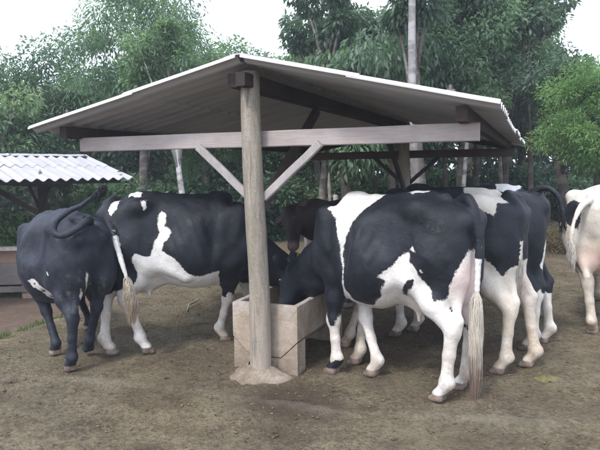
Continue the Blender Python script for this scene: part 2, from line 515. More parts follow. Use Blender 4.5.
def quads_cloud(name, P, L, Wd, N, D, mat, tone, parent=None, fold=0.25):
    """many small folded blades: P base, D direction, N normal, L length, Wd width"""
    D = D / np.linalg.norm(D, axis=1, keepdims=True)
    S = np.cross(D, N); S /= (np.linalg.norm(S, axis=1, keepdims=True) + 1e-9)
    N2 = np.cross(S, D)
    L = L[:, None]; Wd = Wd[:, None]
    a = P
    b = P + D * L * 0.45 + S * Wd * 0.5 + N2 * Wd * fold
    c = P + D * L - N2 * L * 0.12
    d = P + D * L * 0.45 - S * Wd * 0.5 + N2 * Wd * fold
    V = np.stack([a, b, c, d], 1).reshape(-1, 3)
    n = len(P)
    base = np.arange(n)[:, None] * 4
    F = np.concatenate([base + np.array([0, 1, 2]), base + np.array([0, 2, 3])], 0)
    o = mesh_obj(name, V, F, mat, parent)
    set_attr(o, 'tone', np.repeat(np.clip(tone, 0, 1), 4))
    return o

# clods and straw, nobody could count them
def make_clods():
    rg = np.random.default_rng(7)
    t = (1 + 5 ** 0.5) / 2
    iv = np.array([(-1, t, 0), (1, t, 0), (-1, -t, 0), (1, -t, 0), (0, -1, t), (0, 1, t), (0, -1, -t), (0, 1, -t), (t, 0, -1), (t, 0, 1), (-t, 0, -1), (-t, 0, 1)]) / 1.9
    fi = np.array([(0, 11, 5), (0, 5, 1), (0, 1, 7), (0, 7, 10), (0, 10, 11), (1, 5, 9), (5, 11, 4), (11, 10, 2), (10, 7, 6), (7, 1, 8), (3, 9, 4), (3, 4, 2), (3, 2, 6), (3, 6, 8), (3, 8, 9), (4, 9, 5), (2, 4, 11), (6, 2, 10), (8, 6, 7), (9, 8, 1)])
    n = 24000
    y = 2.0 + 7.5 * rg.random(n) ** 1.5
    x = rg.uniform(-0.62, 0.62, n) * (y + 0.6)
    dens = fbm(x * 1.1, y * 1.1, oct=3, seed=22)
    k = (dens > rg.uniform(-0.7, 0.5, n)) & (drop(x, y) < 0.2)
    x, y = x[k], y[k]; n = len(x)
    s = 0.0025 + 0.0085 * rg.random(n) ** 4
    z = height(x, y) + s * 0.3 + 0.004
    V = iv[None] * s[:, None, None] * rg.uniform(0.6, 1.4, (n, 12, 1)) * np.array([1.3, 1.1, 0.6])
    V = V + np.stack([x, y, z], 1)[:, None]
    F = (np.arange(n)[:, None, None] * 12 + fi[None]).reshape(-1, 3)
    o = mesh_obj('dirt_clods', V.reshape(-1, 3), F, simple_mat('clod_earth', (0.055, 0.040, 0.026), (0.19, 0.15, 0.098), 5, 0.95, 0.3, 0.15), smooth=True)
    tag(o, 'loose brown clods and crumbs of dirt trodden over the yard', 'clods', kind='stuff')
    n = 5200
    y = 2.0 + 7.5 * rg.random(n) ** 1.3
    x = rg.uniform(-0.62, 0.62, n) * (y + 0.6)
    k = (fbm(x * 1.5, y * 1.5, oct=3, seed=29) > rg.uniform(-0.5, 0.6, n)) & (drop(x, y) < 0.2)
    x, y = x[k], y[k]; n = len(x)
    a = rg.uniform(0, 2 * math.pi, n)
    D = np.stack([np.cos(a), np.sin(a), rg.normal(0, 0.12, n)], 1)
    N = np.stack([rg.normal(0, .3, n), rg.normal(0, .3, n), np.ones(n)], 1)
    P = np.stack([x, y, height(x, y) + 0.014], 1)
    o = quads_cloud('straw_litter', P, 0.02 + 0.06 * rg.random(n) ** 2, 0.004 + 0.006 * rg.random(n), N, D, M['leaf_dry'], rg.uniform(0.2, 1, n) ** 1.4, fold=0.1)
    tag(o, 'scattered dry straw and leaf bits lying on the trampled dirt', 'straw', kind='stuff')
make_clods()

def make_grass():
    rg = np.random.default_rng(17)
    P = []
    line = [G(-20, 344), G(6, 334), G(30, 325), G(52, 317), G(64, 308)]
    for _ in range(5200):
        i = rg.integers(0, len(line) - 1); t = rg.random()
        ax, ay = line[i]; bx, by = line[i + 1]
        P.append((ax + (bx - ax) * t + rg.normal(-0.10, 0.10), ay + (by - ay) * t + rg.normal(0.12, 0.12)))
    P = np.array(P)
    k = fbm(P[:, 0] * 4, P[:, 1] * 4, seed=3) > -0.12
    P = P[k]
    n = len(P)
    z = height(P[:, 0], P[:, 1])
    D = np.stack([rg.normal(0, .45, n), rg.normal(0, .45, n), np.ones(n)], 1)
    N = rg.normal(0, 1, (n, 3))
    o = quads_cloud('grass', np.column_stack([P, z]), 0.03 + 0.07 * rg.random(n), 0.006 + 0.006 * rg.random(n), N, D, M['grass'], rg.random(n), fold=0.1)
    tag(o, 'short green grass along the step at the yard edge', 'grass', kind='stuff')
make_grass()

# ------------------------------------------------------------------ sheds
def corrugated(x0, x1, y0, y1, zr, ze, parent, name='roof_sheet', lam=0.177, amp=0.024, th=0.009, courses=2, sheet='roof'):
    """one slope: corrugations run from ridge (x0) to eave (x1); sheets overlap in courses"""
    V = []; F = []; U = []
    ny = int((y1 - y0) / (lam / 8))
    for c in range(courses):
        ta, tb = c / courses, (c + 1) / courses
        lift = 0.012 * (courses - 1 - c)
        ta2 = ta if c == 0 else ta - 0.05
        nxs = 6
        base = len(V)
        for side in (0, 1):
            for i in range(nxs + 1):
                t = ta2 + (tb - ta2) * i / nxs
                X = x0 + (x1 - x0) * t; Z = zr + (ze - zr) * t + lift
                for j in range(ny + 1):
                    Y = y0 + (y1 - y0) * j / ny
                    jit = 0.004 * math.sin(Y * 2.1 + c) + 0.006 * math.sin(Y * 0.9 + X)
                    V.append((X + (0.012 * math.sin(int((Y - y0) / 0.88) * 2.4 + c) if i == nxs else 0), Y,
                              Z + amp * math.cos(2 * math.pi * (Y - y0) / lam) + jit - (th if side else 0)))
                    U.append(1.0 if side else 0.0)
        W = ny + 1; off = (nxs + 1) * W
        for i in range(nxs):
            for j in range(ny):
                a = base + i * W + j
                F.append((a, a + 1, a + W + 1, a + W)); a += off
                F.append((a, a + W, a + W + 1, a + 1))
        for j in range(ny):
            for i in (0, nxs):
                a = base + i * W + j; F.append((a, a + 1, a + 1 + off, a + off))
        for i in range(nxs):
            for j in (0, ny):
                a = base + i * W + j; F.append((a, a + W, a + W + off, a + off))
        # the outermost corrugation turns down and shows its pale face at both verges
        for sg, jj in ((-1, 0), (1, ny)):
            b0 = len(V)
            for i in range(nxs + 1):
                x_, y_, z_ = V[base + i * W + jj]
                for (dy, dz) in ((0, 0.002), (0.014, -0.010), (0.018, -0.020), (0.018, -0.028), (0.010, -0.028), (0.009, -0.022), (0.004, -0.016), (-0.004, -0.008)):
                    V.append((x_, y_ + sg * dy, z_ + dz)); U.append(0.0)
            for i in range(nxs):
                for k in range(8): F.append((b0 + i * 8 + k, b0 + i * 8 + (k + 1) % 8, b0 + (i + 1) * 8 + (k + 1) % 8, b0 + (i + 1) * 8 + k))
            F.append(tuple(b0 + k for k in range(8))); F.append(tuple(b0 + nxs * 8 + k for k in range(8)))
    o = mesh_obj(name, V, F, M[sheet], parent, smooth=False)
    bm = bmesh.new(); bm.from_mesh(o.data); bmesh.ops.recalc_face_normals(bm, faces=bm.faces); bm.to_mesh(o.data); bm.free()
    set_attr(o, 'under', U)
    return o

def build_shed(loc, rz, label, length, wl, wr, zr, ze, front_over, back_over, timber_pale, dark, group=None, post_z0=0.0, posts=None, sheet='roof'):
    rng = random.Random(3)
    root = empty('feeding_shed', loc, rz)
    tag(root, label, 'shed', group)
    for k, (py, r, mat) in enumerate(posts):
        mb = MB()
        pts = []; rad = []
        for i in range(15):
            t = i / 14
            pts.append((0.012 * math.sin(t * 5 + k) - 0.045 * (1 - t) * 0 - 0.035 * t + 0.02, py + 0.01 * math.sin(t * 7), post_z0 + (zr - 0.06 - post_z0) * t))
            rad.append(r * (1.02 - 0.14 * t) * (1 + rng.uniform(-.02, .02)))
        mb.tube(pts, rad, 20, True, 0.012, rng)
        mb.build('post', mat, root, smooth=True)
        # tie beam behind the post
        ty = py + r + 0.03
        b = MB(); b.beam((-wl + 0.27, ty, 1.85), (wr - 0.14, ty, 1.85), 0.055, 0.122, rough=0.003, seg=10, rng=rng)
        b.build('tie_beam', timber_pale if k == 0 else M['red_timber'], root)
        for s in (-1, 1):
            b = MB(); b.beam((s * 0.06, ty - 0.075 if k == 0 else ty - 0.06, 1.40), (s * 0.52, ty - 0.07, 1.80), 0.04, 0.06, rough=0.002, seg=4, rng=rng)
            b.build('brace', M['brace_timber'] if k == 0 and timber_pale is not dark else dark, root)
        # axial brace up to the ridge beams
        sgn = 1 if k == 0 else -1
        b = MB(); b.beam((0, py + sgn * 0.06, 1.28), (0, py + sgn * 1.35, zr - 0.22), 0.05, 0.09, seg=3, rough=0.002, rng=rng)
        b.build('brace', M['red_timber'] if k == 0 else dark, root)
    y0, y1 = -front_over, length + back_over
    # double ridge beam
    for s in (-1, 1):
        b = MB(); b.beam((s * 0.048 - 0.058, y0 + 0.07 - 0.03 * s, zr - 0.135), (s * 0.048 - 0.058, y1 - 0.1, zr - 0.115), 0.075, 0.10, seg=8, rough=0.003, rng=rng)
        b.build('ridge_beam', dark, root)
    # eave purlins resting on the tie beams, one midway purlin under each slope
    slope = (zr - ze)
    for sx, wdt in ((-1, wl), (1, wr)):
        for frac, dep in ((0.87, 0.10),):
            X = sx * wdt * frac
            Z = zr - slope * frac - 0.035 - dep / 2
            b = MB(); b.beam((X, y0 + (0.12 if frac > .6 else 0.5), Z), (X, y1 - 0.12, Z), 0.075, dep, seg=8, rough=0.003, rng=rng)
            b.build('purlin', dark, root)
        # rafters over each tie beam
        for k, (py, r, mat) in list(enumerate(posts))[1:]:
            ry = py + r + 0.03 + 0.065
            b = MB(); b.beam((sx * 0.12, ry, zr - 0.15 - slope * 0.05), (sx * wdt * 0.92, ry, zr - 0.11 - slope * 0.92), 0.05, 0.075, seg=3, rough=0.002, rng=rng)
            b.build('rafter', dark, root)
    for sx, wdt in ((-1, wl), (1, wr)):
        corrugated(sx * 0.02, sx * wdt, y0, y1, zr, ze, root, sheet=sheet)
    # ridge cap: folded strip of the same sheet
    V = []; F = []
    prof = [(-0.17, -0.012), (-0.09, 0.022), (-0.03, 0.04), (0.03, 0.04), (0.09, 0.022), (0.17, -0.012)]
    n = 40
    for j in range(n + 1):
        Y = y0 - 0.01 + (y1 - y0 + 0.02) * j / n
        for (a, z) in prof: V.append((a, Y, zr + z * 0.7 + 0.006 + 0.004 * math.sin(j * 1.7)))
        for (a, z) in prof: V.append((a, Y, zr + z * 0.7 - 0.002 + 0.004 * math.sin(j * 1.7)))
    W = 12
    for j in range(n):
        for i in range(5):
            a = j * W + i
            F.append((a, a + 1, a + 1 + W, a + W)); F.append((a + 6, a + 6 + W, a + 7 + W, a + 7))
        for i in (0, 5):
            a = j * W + i; F.append((a, a + W, a + W + 6, a + 6))
    for j in (0, n):
        for i in range(5):
            a = j * W + i; F.append((a, a + 1, a + 7, a + 6))
    o = mesh_obj('ridge_cap', V, F, M[sheet], root); set_attr(o, 'under', np.zeros(len(V)))
    # fixing bolts with washers along the purlins
    for sx, wdt in ((-1, wl), (1, wr)):
        for frac in (0.83, 0.10):
            for q in range(5):
                b = MB()
                Y = y0 + 0.09 + q * (y1 - y0 - 0.2) / 4
                X = sx * wdt * frac; Z = zr - slope * frac + 0.03
                b.tube([(X, Y, Z), (X, Y, Z + 0.02), (X, Y, Z + 0.021), (X, Y, Z + 0.05)], [0.035, 0.03, 0.01, 0.01], 8)
                b.build('roof_bolt', M['grey_board'], root)
    return root

P0 = at_z(258, 376)
SH_RZ = R(-22.6)
shed = build_shed((P0.x, P0.y, 0), SH_RZ, 'open feeding shed with a round trunk post and corrugated gable roof over the trough', 5.3,
                  2.04, 1.77, 2.405, 1.985, 0.22, 0.40, M['pale_timber'], M['dark_timber'], 'open sided cattle sheds', -0.1,
                  [(0.0, 0.083, M['post']), (5.3, 0.095, M['post'])])
SHM = Matrix.Translation((P0.x, P0.y, 0)) @ Matrix.Rotation(SH_RZ, 4, 'Z')

def footing():
    mb = MB(); rg = random.Random(2)
    V = []; F = []
    n = 40; prof = [(0.27, -0.05), (0.235, 0.005), (0.19, 0.028), (0.15, 0.05), (0.12, 0.078), (0.074, 0.10)]
    for k, (r, z) in enumerate(prof):
        for i in range(n):
            a = 2 * math.pi * i / n
            q = r * (1 + 0.12 * math.sin(3 * a + 1) * (k < 4) + 0.05 * math.sin(7 * a) + rg.uniform(-.03, .03))
            V.append((q * math.cos(a) * 1.05, q * math.sin(a) * 0.8, z + rg.uniform(-.006, .006)))
    for k in range(len(prof) - 1):
        for i in range(n):
            F.append((k * n + i, k * n + (i + 1) % n, (k + 1) * n + (i + 1) % n, (k + 1) * n + i))
    mb.add(V, F)
    o = mb.build('footing', M['mound'], shed, smooth=True)
footing()

# second shed, lower down to the left
C2 = at_d(133, 178, 10.0)
ax = Vector((-0.72, -0.69, 0)).normalized()          # its ridge runs away to the left, towards the viewer
rz2 = math.atan2(-ax.x, ax.y)
lx = Vector((math.cos(rz2), math.sin(rz2), 0))
ze2 = 1.93
org = Vector((C2.x, C2.y, 0)) + lx * 1.9 + ax * 0.85
build_shed((org.x, org.y, C2.z - ze2), rz2, 'lower shed at the left edge with a white scalloped roof and dark braced post', 4.2,
           1.9, 1.9, 2.35, ze2, 0.85, 0.5, M['dark_timber'], M['dark_timber'], 'open sided cattle sheds', -0.1,
           [(0.0, 0.085, M['dark_timber']), (4.2, 0.085, M['dark_timber'])], sheet='roof_old')

# ------------------------------------------------------------------ trough
def make_trough():
    root = empty('feed_trough', SHM @ Vector((0.005, 0.115, 0)), SH_RZ)
    tag(root, 'weathered concrete feed trough on a pedestal behind the shed post', 'trough')
    L = 1.12
    def extr(prof, y0, y1, name, seg=10, jit=0.0):
        rg = random.Random(5); V = []; F = []; n = len(prof)
        for j in range(seg + 1):
            for (x, z) in prof: V.append((x + rg.uniform(-jit, jit), y0 + (y1 - y0) * j / seg, z + rg.uniform(-jit, jit)))
        for j in range(seg):
            for i in range(n): F.append((j * n + i, j * n + (i + 1) % n, (j + 1) * n + (i + 1) % n, (j + 1) * n + i))
        F.append(tuple(range(n))); F.append(tuple(range(seg * n, seg * n + n)))
        mb = MB(); mb.add(V, F); return mb.build(name, M['concrete'], root)
    shell = [(-0.285, 0.545), (-0.287, 0.40), (-0.285, 0.27), (-0.14, 0.13), (0.14, 0.13), (0.285, 0.27), (0.287, 0.40), (0.285, 0.545),
             (0.278, 0.55), (0.245, 0.55), (0.238, 0.545), (0.235, 0.29), (0.12, 0.175), (-0.12, 0.175), (-0.235, 0.29), (-0.238, 0.545), (-0.245, 0.55), (-0.278, 0.55)]
    extr(shell, 0.045, L - 0.045, 'trough_shell', 14, 0.002)
    end = [(-0.285, 0.545), (-0.286, 0.40), (-0.285, 0.27), (-0.14, 0.13), (0.14, 0.13), (0.285, 0.27), (0.286, 0.40), (0.285, 0.545), (0.27, 0.552), (-0.27, 0.552)]
    extr(end, 0.0, 0.045, 'end_wall', 2, 0.001)
    extr(end, L - 0.045, L, 'end_wall', 2, 0.001)
    ped = [(-0.283, -0.05), (0.283, -0.05), (0.281, 0.255), (0.142, 0.121), (-0.142, 0.121), (-0.281, 0.255)]
    extr(ped, 0.006, 0.17, 'pedestal', 3, 0.002)
    extr(ped, L - 0.17, L - 0.006, 'pedestal', 3, 0.002)
    f = MB(); rg = random.Random(9)
    V = []; F = []; nx, ny = 9, 30
    for j in range(ny + 1):
        for i in range(nx + 1):
            V.append((-0.225 + 0.45 * i / nx, 0.05 + (L - 0.1) * j / ny, 0.30 + 0.03 * math.sin(i * 1.9 + j * .7) + rg.uniform(-.015, .015)))
    for j in range(ny):
        for i in range(nx): a = j * (nx + 1) + i; F.append((a, a + 1, a + nx + 2, a + nx + 1))
    o = mesh_obj('chopped_feed', V, F, simple_mat('chopped_feed', (0.16, 0.14, 0.07), (0.30, 0.27, 0.15), 40, 0.9, 1.0), None, True)
    o.matrix_world = Matrix.Translation(root.location) @ Matrix.Rotation(SH_RZ, 4, 'Z')
    tag(o, 'layer of chopped fodder lying inside the concrete trough', 'feed', kind='stuff')
make_trough()

# ------------------------------------------------------------------ cows: one signed-distance field each, turned into one surface
def surface_nets(F, org, h):
    s = F < 0
    nx, ny, nz = F.shape
    c = np.zeros((nx - 1, ny - 1, nz - 1), np.int8)
    for a in (0, 1):
        for b in (0, 1):
            for d in (0, 1): c += s[a:nx - 1 + a, b:ny - 1 + b, d:nz - 1 + d]
    act = (c > 0) & (c < 8)
    I = np.argwhere(act)
    idx = -np.ones(act.shape, np.int64); idx[act] = np.arange(len(I))
    acc = np.zeros((len(I), 3)); cnt = np.zeros(len(I))
    cor = [(a, b, d) for a in (0, 1) for b in (0, 1) for d in (0, 1)]
    for p in cor:
        for axis in range(3):
            if p[axis]: continue
            q = list(p); q[axis] = 1
            fa = F[I[:, 0] + p[0], I[:, 1] + p[1], I[:, 2] + p[2]]; fb = F[I[:, 0] + q[0], I[:, 1] + q[1], I[:, 2] + q[2]]
            m = (fa < 0) != (fb < 0)
            t = fa[m] / (fa[m] - fb[m])
            pos = I[m] + np.array(p); pos = pos.astype(float); pos[:, axis] += t
            acc[m] += pos; cnt[m] += 1
    V = acc / cnt[:, None] * h + org
    Q = []
    for axis in range(3):
        sl0 = [slice(None)] * 3; sl1 = [slice(None)] * 3
        sl0[axis] = slice(0, -1); sl1[axis] = slice(1, None)
        a, b = s[tuple(sl0)], s[tuple(sl1)]
        E = np.argwhere(a != b)
        o1, o2 = (axis + 1) % 3, (axis + 2) % 3
        k = (E[:, o1] > 0) & (E[:, o2] > 0) & (E[:, o1] < F.shape[o1] - 1) & (E[:, o2] < F.shape[o2] - 1)
        E = E[k]
        sg = a[E[:, 0], E[:, 1], E[:, 2]]
        def cell(d1, d2):
            C = E.copy(); C[:, o1] += d1; C[:, o2] += d2
            return idx[C[:, 0], C[:, 1], C[:, 2]]
        q = np.stack([cell(-1, -1), cell(0, -1), cell(0, 0), cell(-1, 0)], 1)
        q[~sg] = q[~sg][:, ::-1]
        Q.append(q)
    return V, np.concatenate(Q)

class Field:
    def __init__(s, lo, hi, h):
        s.h = h; s.lo = np.array(lo, float)
        s.n = np.ceil((np.array(hi) - s.lo) / h).astype(int) + 1
        s.F = np.full(s.n, 1.0, np.float32)
    def box(s, lo, hi):
        a = np.clip(np.floor((np.array(lo) - s.lo) / s.h).astype(int), 0, s.n); b = np.clip(np.ceil((np.array(hi) - s.lo) / s.h).astype(int) + 1, 0, s.n)
        sl = tuple(slice(x, y) for x, y in zip(a, b))
        g = np.meshgrid(*[s.lo[i] + s.h * np.arange(a[i], b[i]) for i in range(3)], indexing='ij')
        return sl, g
    def smin(s, sl, d, k):
        F = s.F[sl]; hh = np.clip(0.5 + 0.5 * (F - d) / k, 0, 1)
        s.F[sl] = F * (1 - hh) + d * hh - k * hh * (1 - hh)
    def cone(s, a, b, ra, rb, k=0.05):
        a, b = np.array(a, float), np.array(b, float); r = max(ra, rb) + k + s.h * 2
        sl, (X, Y, Z) = s.box(np.minimum(a, b) - r, np.maximum(a, b) + r)
        if X.size == 0: return
        v = b - a; L2 = v @ v
        t = np.clip(((X - a[0]) * v[0] + (Y - a[1]) * v[1] + (Z - a[2]) * v[2]) / max(L2, 1e-9), 0, 1)
        d = np.sqrt((X - a[0] - v[0] * t) ** 2 + (Y - a[1] - v[1] * t) ** 2 + (Z - a[2] - v[2] * t) ** 2) - (ra + (rb - ra) * t)
        s.smin(sl, d, k)
    def chain(s, pts, rad, k=0.04):
        for i in range(len(pts) - 1): s.cone(pts[i], pts[i + 1], rad[i], rad[i + 1], k)
    def ell(s, c, r, k=0.05, rot=None, sub=False):
        c = np.array(c, float); r = np.array(r, float); m = r.max() + k + s.h * 2
        sl, (X, Y, Z) = s.box(c - m, c + m)
        if X.size == 0: return
        P = np.stack([X - c[0], Y - c[1], Z - c[2]], -1)
        if rot is not None: P = P @ np.array(rot)
        q = np.sqrt(((P / r) ** 2).sum(-1)); g = np.sqrt(((P / r ** 2) ** 2).sum(-1)) + 1e-9
        d = q * (q - 1) / g
        if sub:
            F = s.F[sl]; d = -d; hh = np.clip(0.5 - 0.5 * (F - d) / k, 0, 1)
            s.F[sl] = F * (1 - hh) + d * hh + k * hh * (1 - hh)
        else: s.smin(sl, d, k)

def smooth_interp(x, xs, ys):
    """monotone-ish cubic through stations"""
    xs = np.array(xs); ys = np.array(ys)
    m = np.gradient(ys, xs)
    i = np.clip(np.searchsorted(xs, x) - 1, 0, len(xs) - 2)
    h = xs[i + 1] - xs[i]; t = np.clip((x - xs[i]) / h, 0, 1)
    return ((2 * t ** 3 - 3 * t ** 2 + 1) * ys[i] + (t ** 3 - 2 * t ** 2 + t) * h * m[i] + (-2 * t ** 3 + 3 * t ** 2) * ys[i + 1] + (t ** 3 - t ** 2) * h * m[i + 1])

def poly_sd(px, py, poly):
    """signed distance, positive inside"""
    poly = np.array(poly, float); n = len(poly)
    d = np.full(px.shape, 1e9); ins = np.zeros(px.shape, bool)
    for i in range(n):
        a = poly[i]; b = poly[(i + 1) % n]; v = b - a
        t = np.clip(((px - a[0]) * v[0] + (py - a[1]) * v[1]) / (v @ v + 1e-12), 0, 1)
        d = np.minimum(d, np.hypot(px - a[0] - v[0] * t, py - a[1] - v[1] * t))
        c = ((a[1] > py) != (b[1] > py)) & (px < (b[0] - a[0]) * (py - a[1]) / (b[1] - a[1] + 1e-12) + a[0])
        ins ^= c
    return np.where(ins, d, -d)

def coat_mat(name, black, white=(0.66, 0.65, 0.63), grime=0.4, dust=0.3):
    m = NT(name)
    o = m.coord('Object'); hair = m.coord('Object', (0.5, 1, 0.35))
    n1 = m.noise(o, 24, 4, 0.7); n2 = m.noise(o, 3.5, 5, 0.65); fur = m.noise(hair, 90, 4, 0.75); n3 = m.noise(o, 9, 5, 0.7)
    z = m.xyz(o)[2]
    wv = m.math('ADD', m.attr('white'), m.math('MULTIPLY', m.math('SUBTRACT', n1, 0.5), 0.045))
    wv = m.math('ADD', wv, m.math('MULTIPLY', m.math('SUBTRACT', fur, 0.5), 0.026))
    wf = m.rng(wv, -0.0045, 0.0045)
    blk = m.mix(m.rng(n2, 0.4, 0.7), black, tuple(min(1, b * 1.8 + 0.004) for b in black))
    blk = m.mix(m.math('MULTIPLY', m.math('MULTIPLY', m.rng(n3, 0.52, 0.68), m.rng(n1, 0.45, 0.6)), m.math('ADD', m.attr('grime'), dust * 0.35)), blk, (0.17, 0.14, 0.11))
    wht = m.mix(m.rng(n2, 0.45, 0.75, 0, 0.35), white, tuple(x * y for x, y in zip(white, (0.88, 0.80, 0.70))))
    low = m.math('MULTIPLY', m.rng(z, 0.05, 0.80, 1, 0.05), m.rng(n3, 0.36, 0.62))
    wht = m.mix(m.math('MULTIPLY', low, grime), wht, (0.34, 0.25, 0.17))
    wht = m.mix(m.rng(m.noise(o, 45, 3, 0.7), 0.5, 0.7, 0, 0.3), wht, (0.36, 0.29, 0.22))
    wht = m.mix(m.math('MULTIPLY', m.attr('grime'), m.rng(n3, 0.3, 0.6)), wht, (0.40, 0.31, 0.23))
    wht = m.mix(m.attr('pink'), wht, m.mix(m.rng(n3, 0.3, 0.7), (0.52, 0.36, 0.32), (0.60, 0.46, 0.42)))
    c = m.mix(wf, blk, wht)
    c = m.mix(m.attr('muzzle'), c, m.mix(m.rng(n1, .35, .65), (0.10, 0.07, 0.065), (0.30, 0.20, 0.18)))
    hf = m.rng(m.math('ADD', z, m.math('MULTIPLY', n1, 0.02)), 0.078, 0.068)
    c = m.mix(hf, c, m.mix(m.rng(n3, 0.35, 0.65), (0.12, 0.090, 0.075), (0.30, 0.225, 0.18)))
    rgh = m.rng(n3, 0.3, 0.7, 0.46, 0.68)
    h = m.math('ADD', m.math('MULTIPLY', fur, 0.5), m.math('MULTIPLY', n3, 0.9))
    m.bsdf(c, rgh, m.bump(h, 0.55, 0.014), 0.34, **{'Sheen Weight': 0.04, 'Sheen Roughness': 0.4, 'Sheen Tint': (0.6, 0.7, 1.0, 1), 'Specular Tint': (0.86, 0.92, 1.0, 1)})
    return m.m

M['coat'] = coat_mat('holstein_coat', (0.006, 0.007, 0.0105), grime=0.8)
M['coat_heifer'] = coat_mat('dusty_black_coat', (0.010, 0.012, 0.019), grime=0.3, dust=0.6)
M['coat_brown'] = coat_mat('dark_brown_coat', (0.026, 0.015, 0.014), white=(0.5, 0.4, 0.36))
M['coat_dirty'] = coat_mat('stained_white_coat', (0.008, 0.009, 0.013), white=(0.60, 0.565, 0.50), grime=1.0)
M['eye'] = simple_mat('eye', (0.01, 0.006, 0.005), (0.015, 0.01, 0.008), 4, 0.12, 0.0, 0.8)

COWS = {}
def cow(key, label, hip, sho, H, hindL, hindR, foreL, foreR, poll, muzzle, tail, coat, patches, vox=0.016,
        belly=1.0, udder=True, arch=0.0, switch=None, pink=(), grime=(), tail_r=0.034, sag=0.0, tw=None):
    sc = H / 1.43
    hip = Vector((hip[0], hip[1], 0)); sho = Vector((sho[0], sho[1], 0))
    mid = (hip + sho) / 2; fw = (sho - hip); Lh = fw.length / sc / 2
    rz = math.atan2(fw.y, fw.x)
    MW = Matrix.Translation(mid) @ Matrix.Rotation(rz, 4, 'Z') @ Matrix.Scale(sc, 4)
    MI = MW.inverted()
    lc = lambda p: np.array(MI @ Vector(p))
    feet = [lc((p[0], p[1], p[2] if len(p) > 2 else 0)) for p in (hindL, hindR, foreL, foreR)]
    poll, muz = lc(poll), lc(muzzle); tl = [lc(p) for p in tail]
    allp = np.array(feet + [poll, muz] + tl)
    lo = np.minimum(allp.min(0) - 0.16, [-Lh - 0.40, -0.52, -0.03]); hi = np.maximum(allp.max(0) + 0.22, [Lh + 0.42, 0.52, 1.60])
    lo[2] = -0.03
    f = Field(lo, hi, vox)
    # trunk
    x0 = -Lh
    st = [(x0 - 0.27, 1.24, 1.12, 0.05), (x0 - 0.235, 1.32, 1.00, 0.12), (x0 - 0.15, 1.395, 0.86, 0.19), (x0 - 0.02, 1.415, 0.78, 0.245), (x0 + 0.12, 1.43, 0.70, 0.285),
          (x0 + 0.30, 1.412, 0.63 , 0.315), (0.0 * Lh, 1.395, 0.575, 0.365), (Lh * 0.5, 1.395, 0.575, 0.345), (Lh - 0.05, 1.405, 0.63, 0.27), (Lh + 0.10, 1.36, 0.70, 0.225),
          (Lh + 0.22, 1.24, 0.78, 0.165), (Lh + 0.30, 1.12, 0.88, 0.07)]
    st = [list(a) for a in st]
    graze = float(np.clip((1.15 - poll[2]) / 0.3, 0, 1))
    for i_, dz, dx in ((9, 0.12, 0.06), (10, 0.20, 0.11), (11, 0.22, 0.16)):
        st[i_][1] -= dz * graze; st[i_][0] -= dx * graze; st[i_][2] -= 0.04 * graze
    xs = [a[0] for a in st]
    keep = [0]
    for i in range(1, len(xs)):
        if xs[i] > xs[keep[-1]] + 0.02: keep.append(i)
    st = [st[i] for i in keep]; xs = [a[0] for a in st]
    for a in st:
        wv = math.exp(-((a[0] - 0.0) / (Lh * 0.9)) ** 2)
        a[3] *= 1 + (belly - 1) * wv; a[2] -= (belly - 1) * 0.25 * wv
        a[1] += arch * wv - sag * wv
    sl, (X, Y, Z) = f.box(lo, hi)
    top = smooth_interp(X, xs, [a[1] for a in st]); bot = smooth_interp(X, xs, [a[2] for a in st]); wd = np.maximum(smooth_interp(X, xs, [a[3] for a in st]), 0.02)
    zc = bot + (top - bot) * 0.46
    up = Z > zc
    hh = np.where(up, top - zc, zc - bot)
    rump = np.exp(-((X - x0 - 0.02) / 0.22) ** 2)
    pz = np.where(up, 2.2 + 0.8 * rump, 2.1)
    py_ = np.where(up, 2.0 + 0.1 * rump, 2.3)
    q = (np.abs(Y) / wd) ** py_ + (np.abs(Z - zc) / hh) ** pz
    n_ = q ** (1 / 2.15)
    d = (n_ - 1) * np.minimum(wd, hh) * 0.85
    d = np.maximum(d, np.maximum(xs[0] - X, X - xs[-1]))
    f.F = d.astype(np.float32)
    # spine, hooks, pins, tailhead
    for i in range(6):
        xa = x0 + 0.1 + (2 * Lh - 0.15) * i / 6; xb = x0 + 0.1 + (2 * Lh - 0.15) * (i + 1) / 6
        ta = float(smooth_interp(np.array([xa]), xs, [a[1] for a in st])[0]); tb = float(smooth_interp(np.array([xb]), xs, [a[1] for a in st])[0])
        f.cone((xa, 0, ta - 0.020), (xb, 0, tb - 0.020), 0.028, 0.028, 0.05)
    f.cone((x0 + 0.0, 0, 1.395), (x0 - 0.17, 0, 1.365), 0.035, 0.04, 0.05)
    for s in (-1, 1):
        f.ell((x0 + 0.12, s * 0.235, 1.335), (0.085, 0.055, 0.05), 0.07)
        f.ell((x0 - 0.20, s * 0.115, 1.245), (0.055, 0.045, 0.055), 0.06)
        f.cone((x0 + 0.1, s * 0.235, 1.31), (x0 - 0.18, s * 0.12, 1.24), 0.05, 0.045, 0.09)
        f.ell((x0 + 0.33, s * 0.40, 1.18), (0.15, 0.10, 0.15), 0.10, sub=True)           # flank hollow
        f.ell((x0 - 0.10, s * 0.06, 1.40), (0.12, 0.05, 0.035), 0.05, sub=True)
        f.cone((x0 + 0.22, s * 0.235, 0.86), (x0 + 0.50, s * 0.27, 0.70), 0.045, 0.03, 0.06)   # flank fold
        f.ell((x0 + 0.13, s * 0.34, 1.00), (0.035, 0.05, 0.20), 0.07, sub=True)
        f.ell((Lh - 0.20, s * 0.40, 1.05), (0.05, 0.11, 0.26), 0.09, sub=True)              # hollow behind the shoulder
        f.cone((Lh + 0.06, s * 0.235, 1.28), (Lh - 0.02, s * 0.265, 1.00), 0.02, 0.02, 0.05)
        # haunch
        f.ell((x0 - 0.01, s * 0.175, 1.04), (0.205, 0.115, 0.26), 0.08)
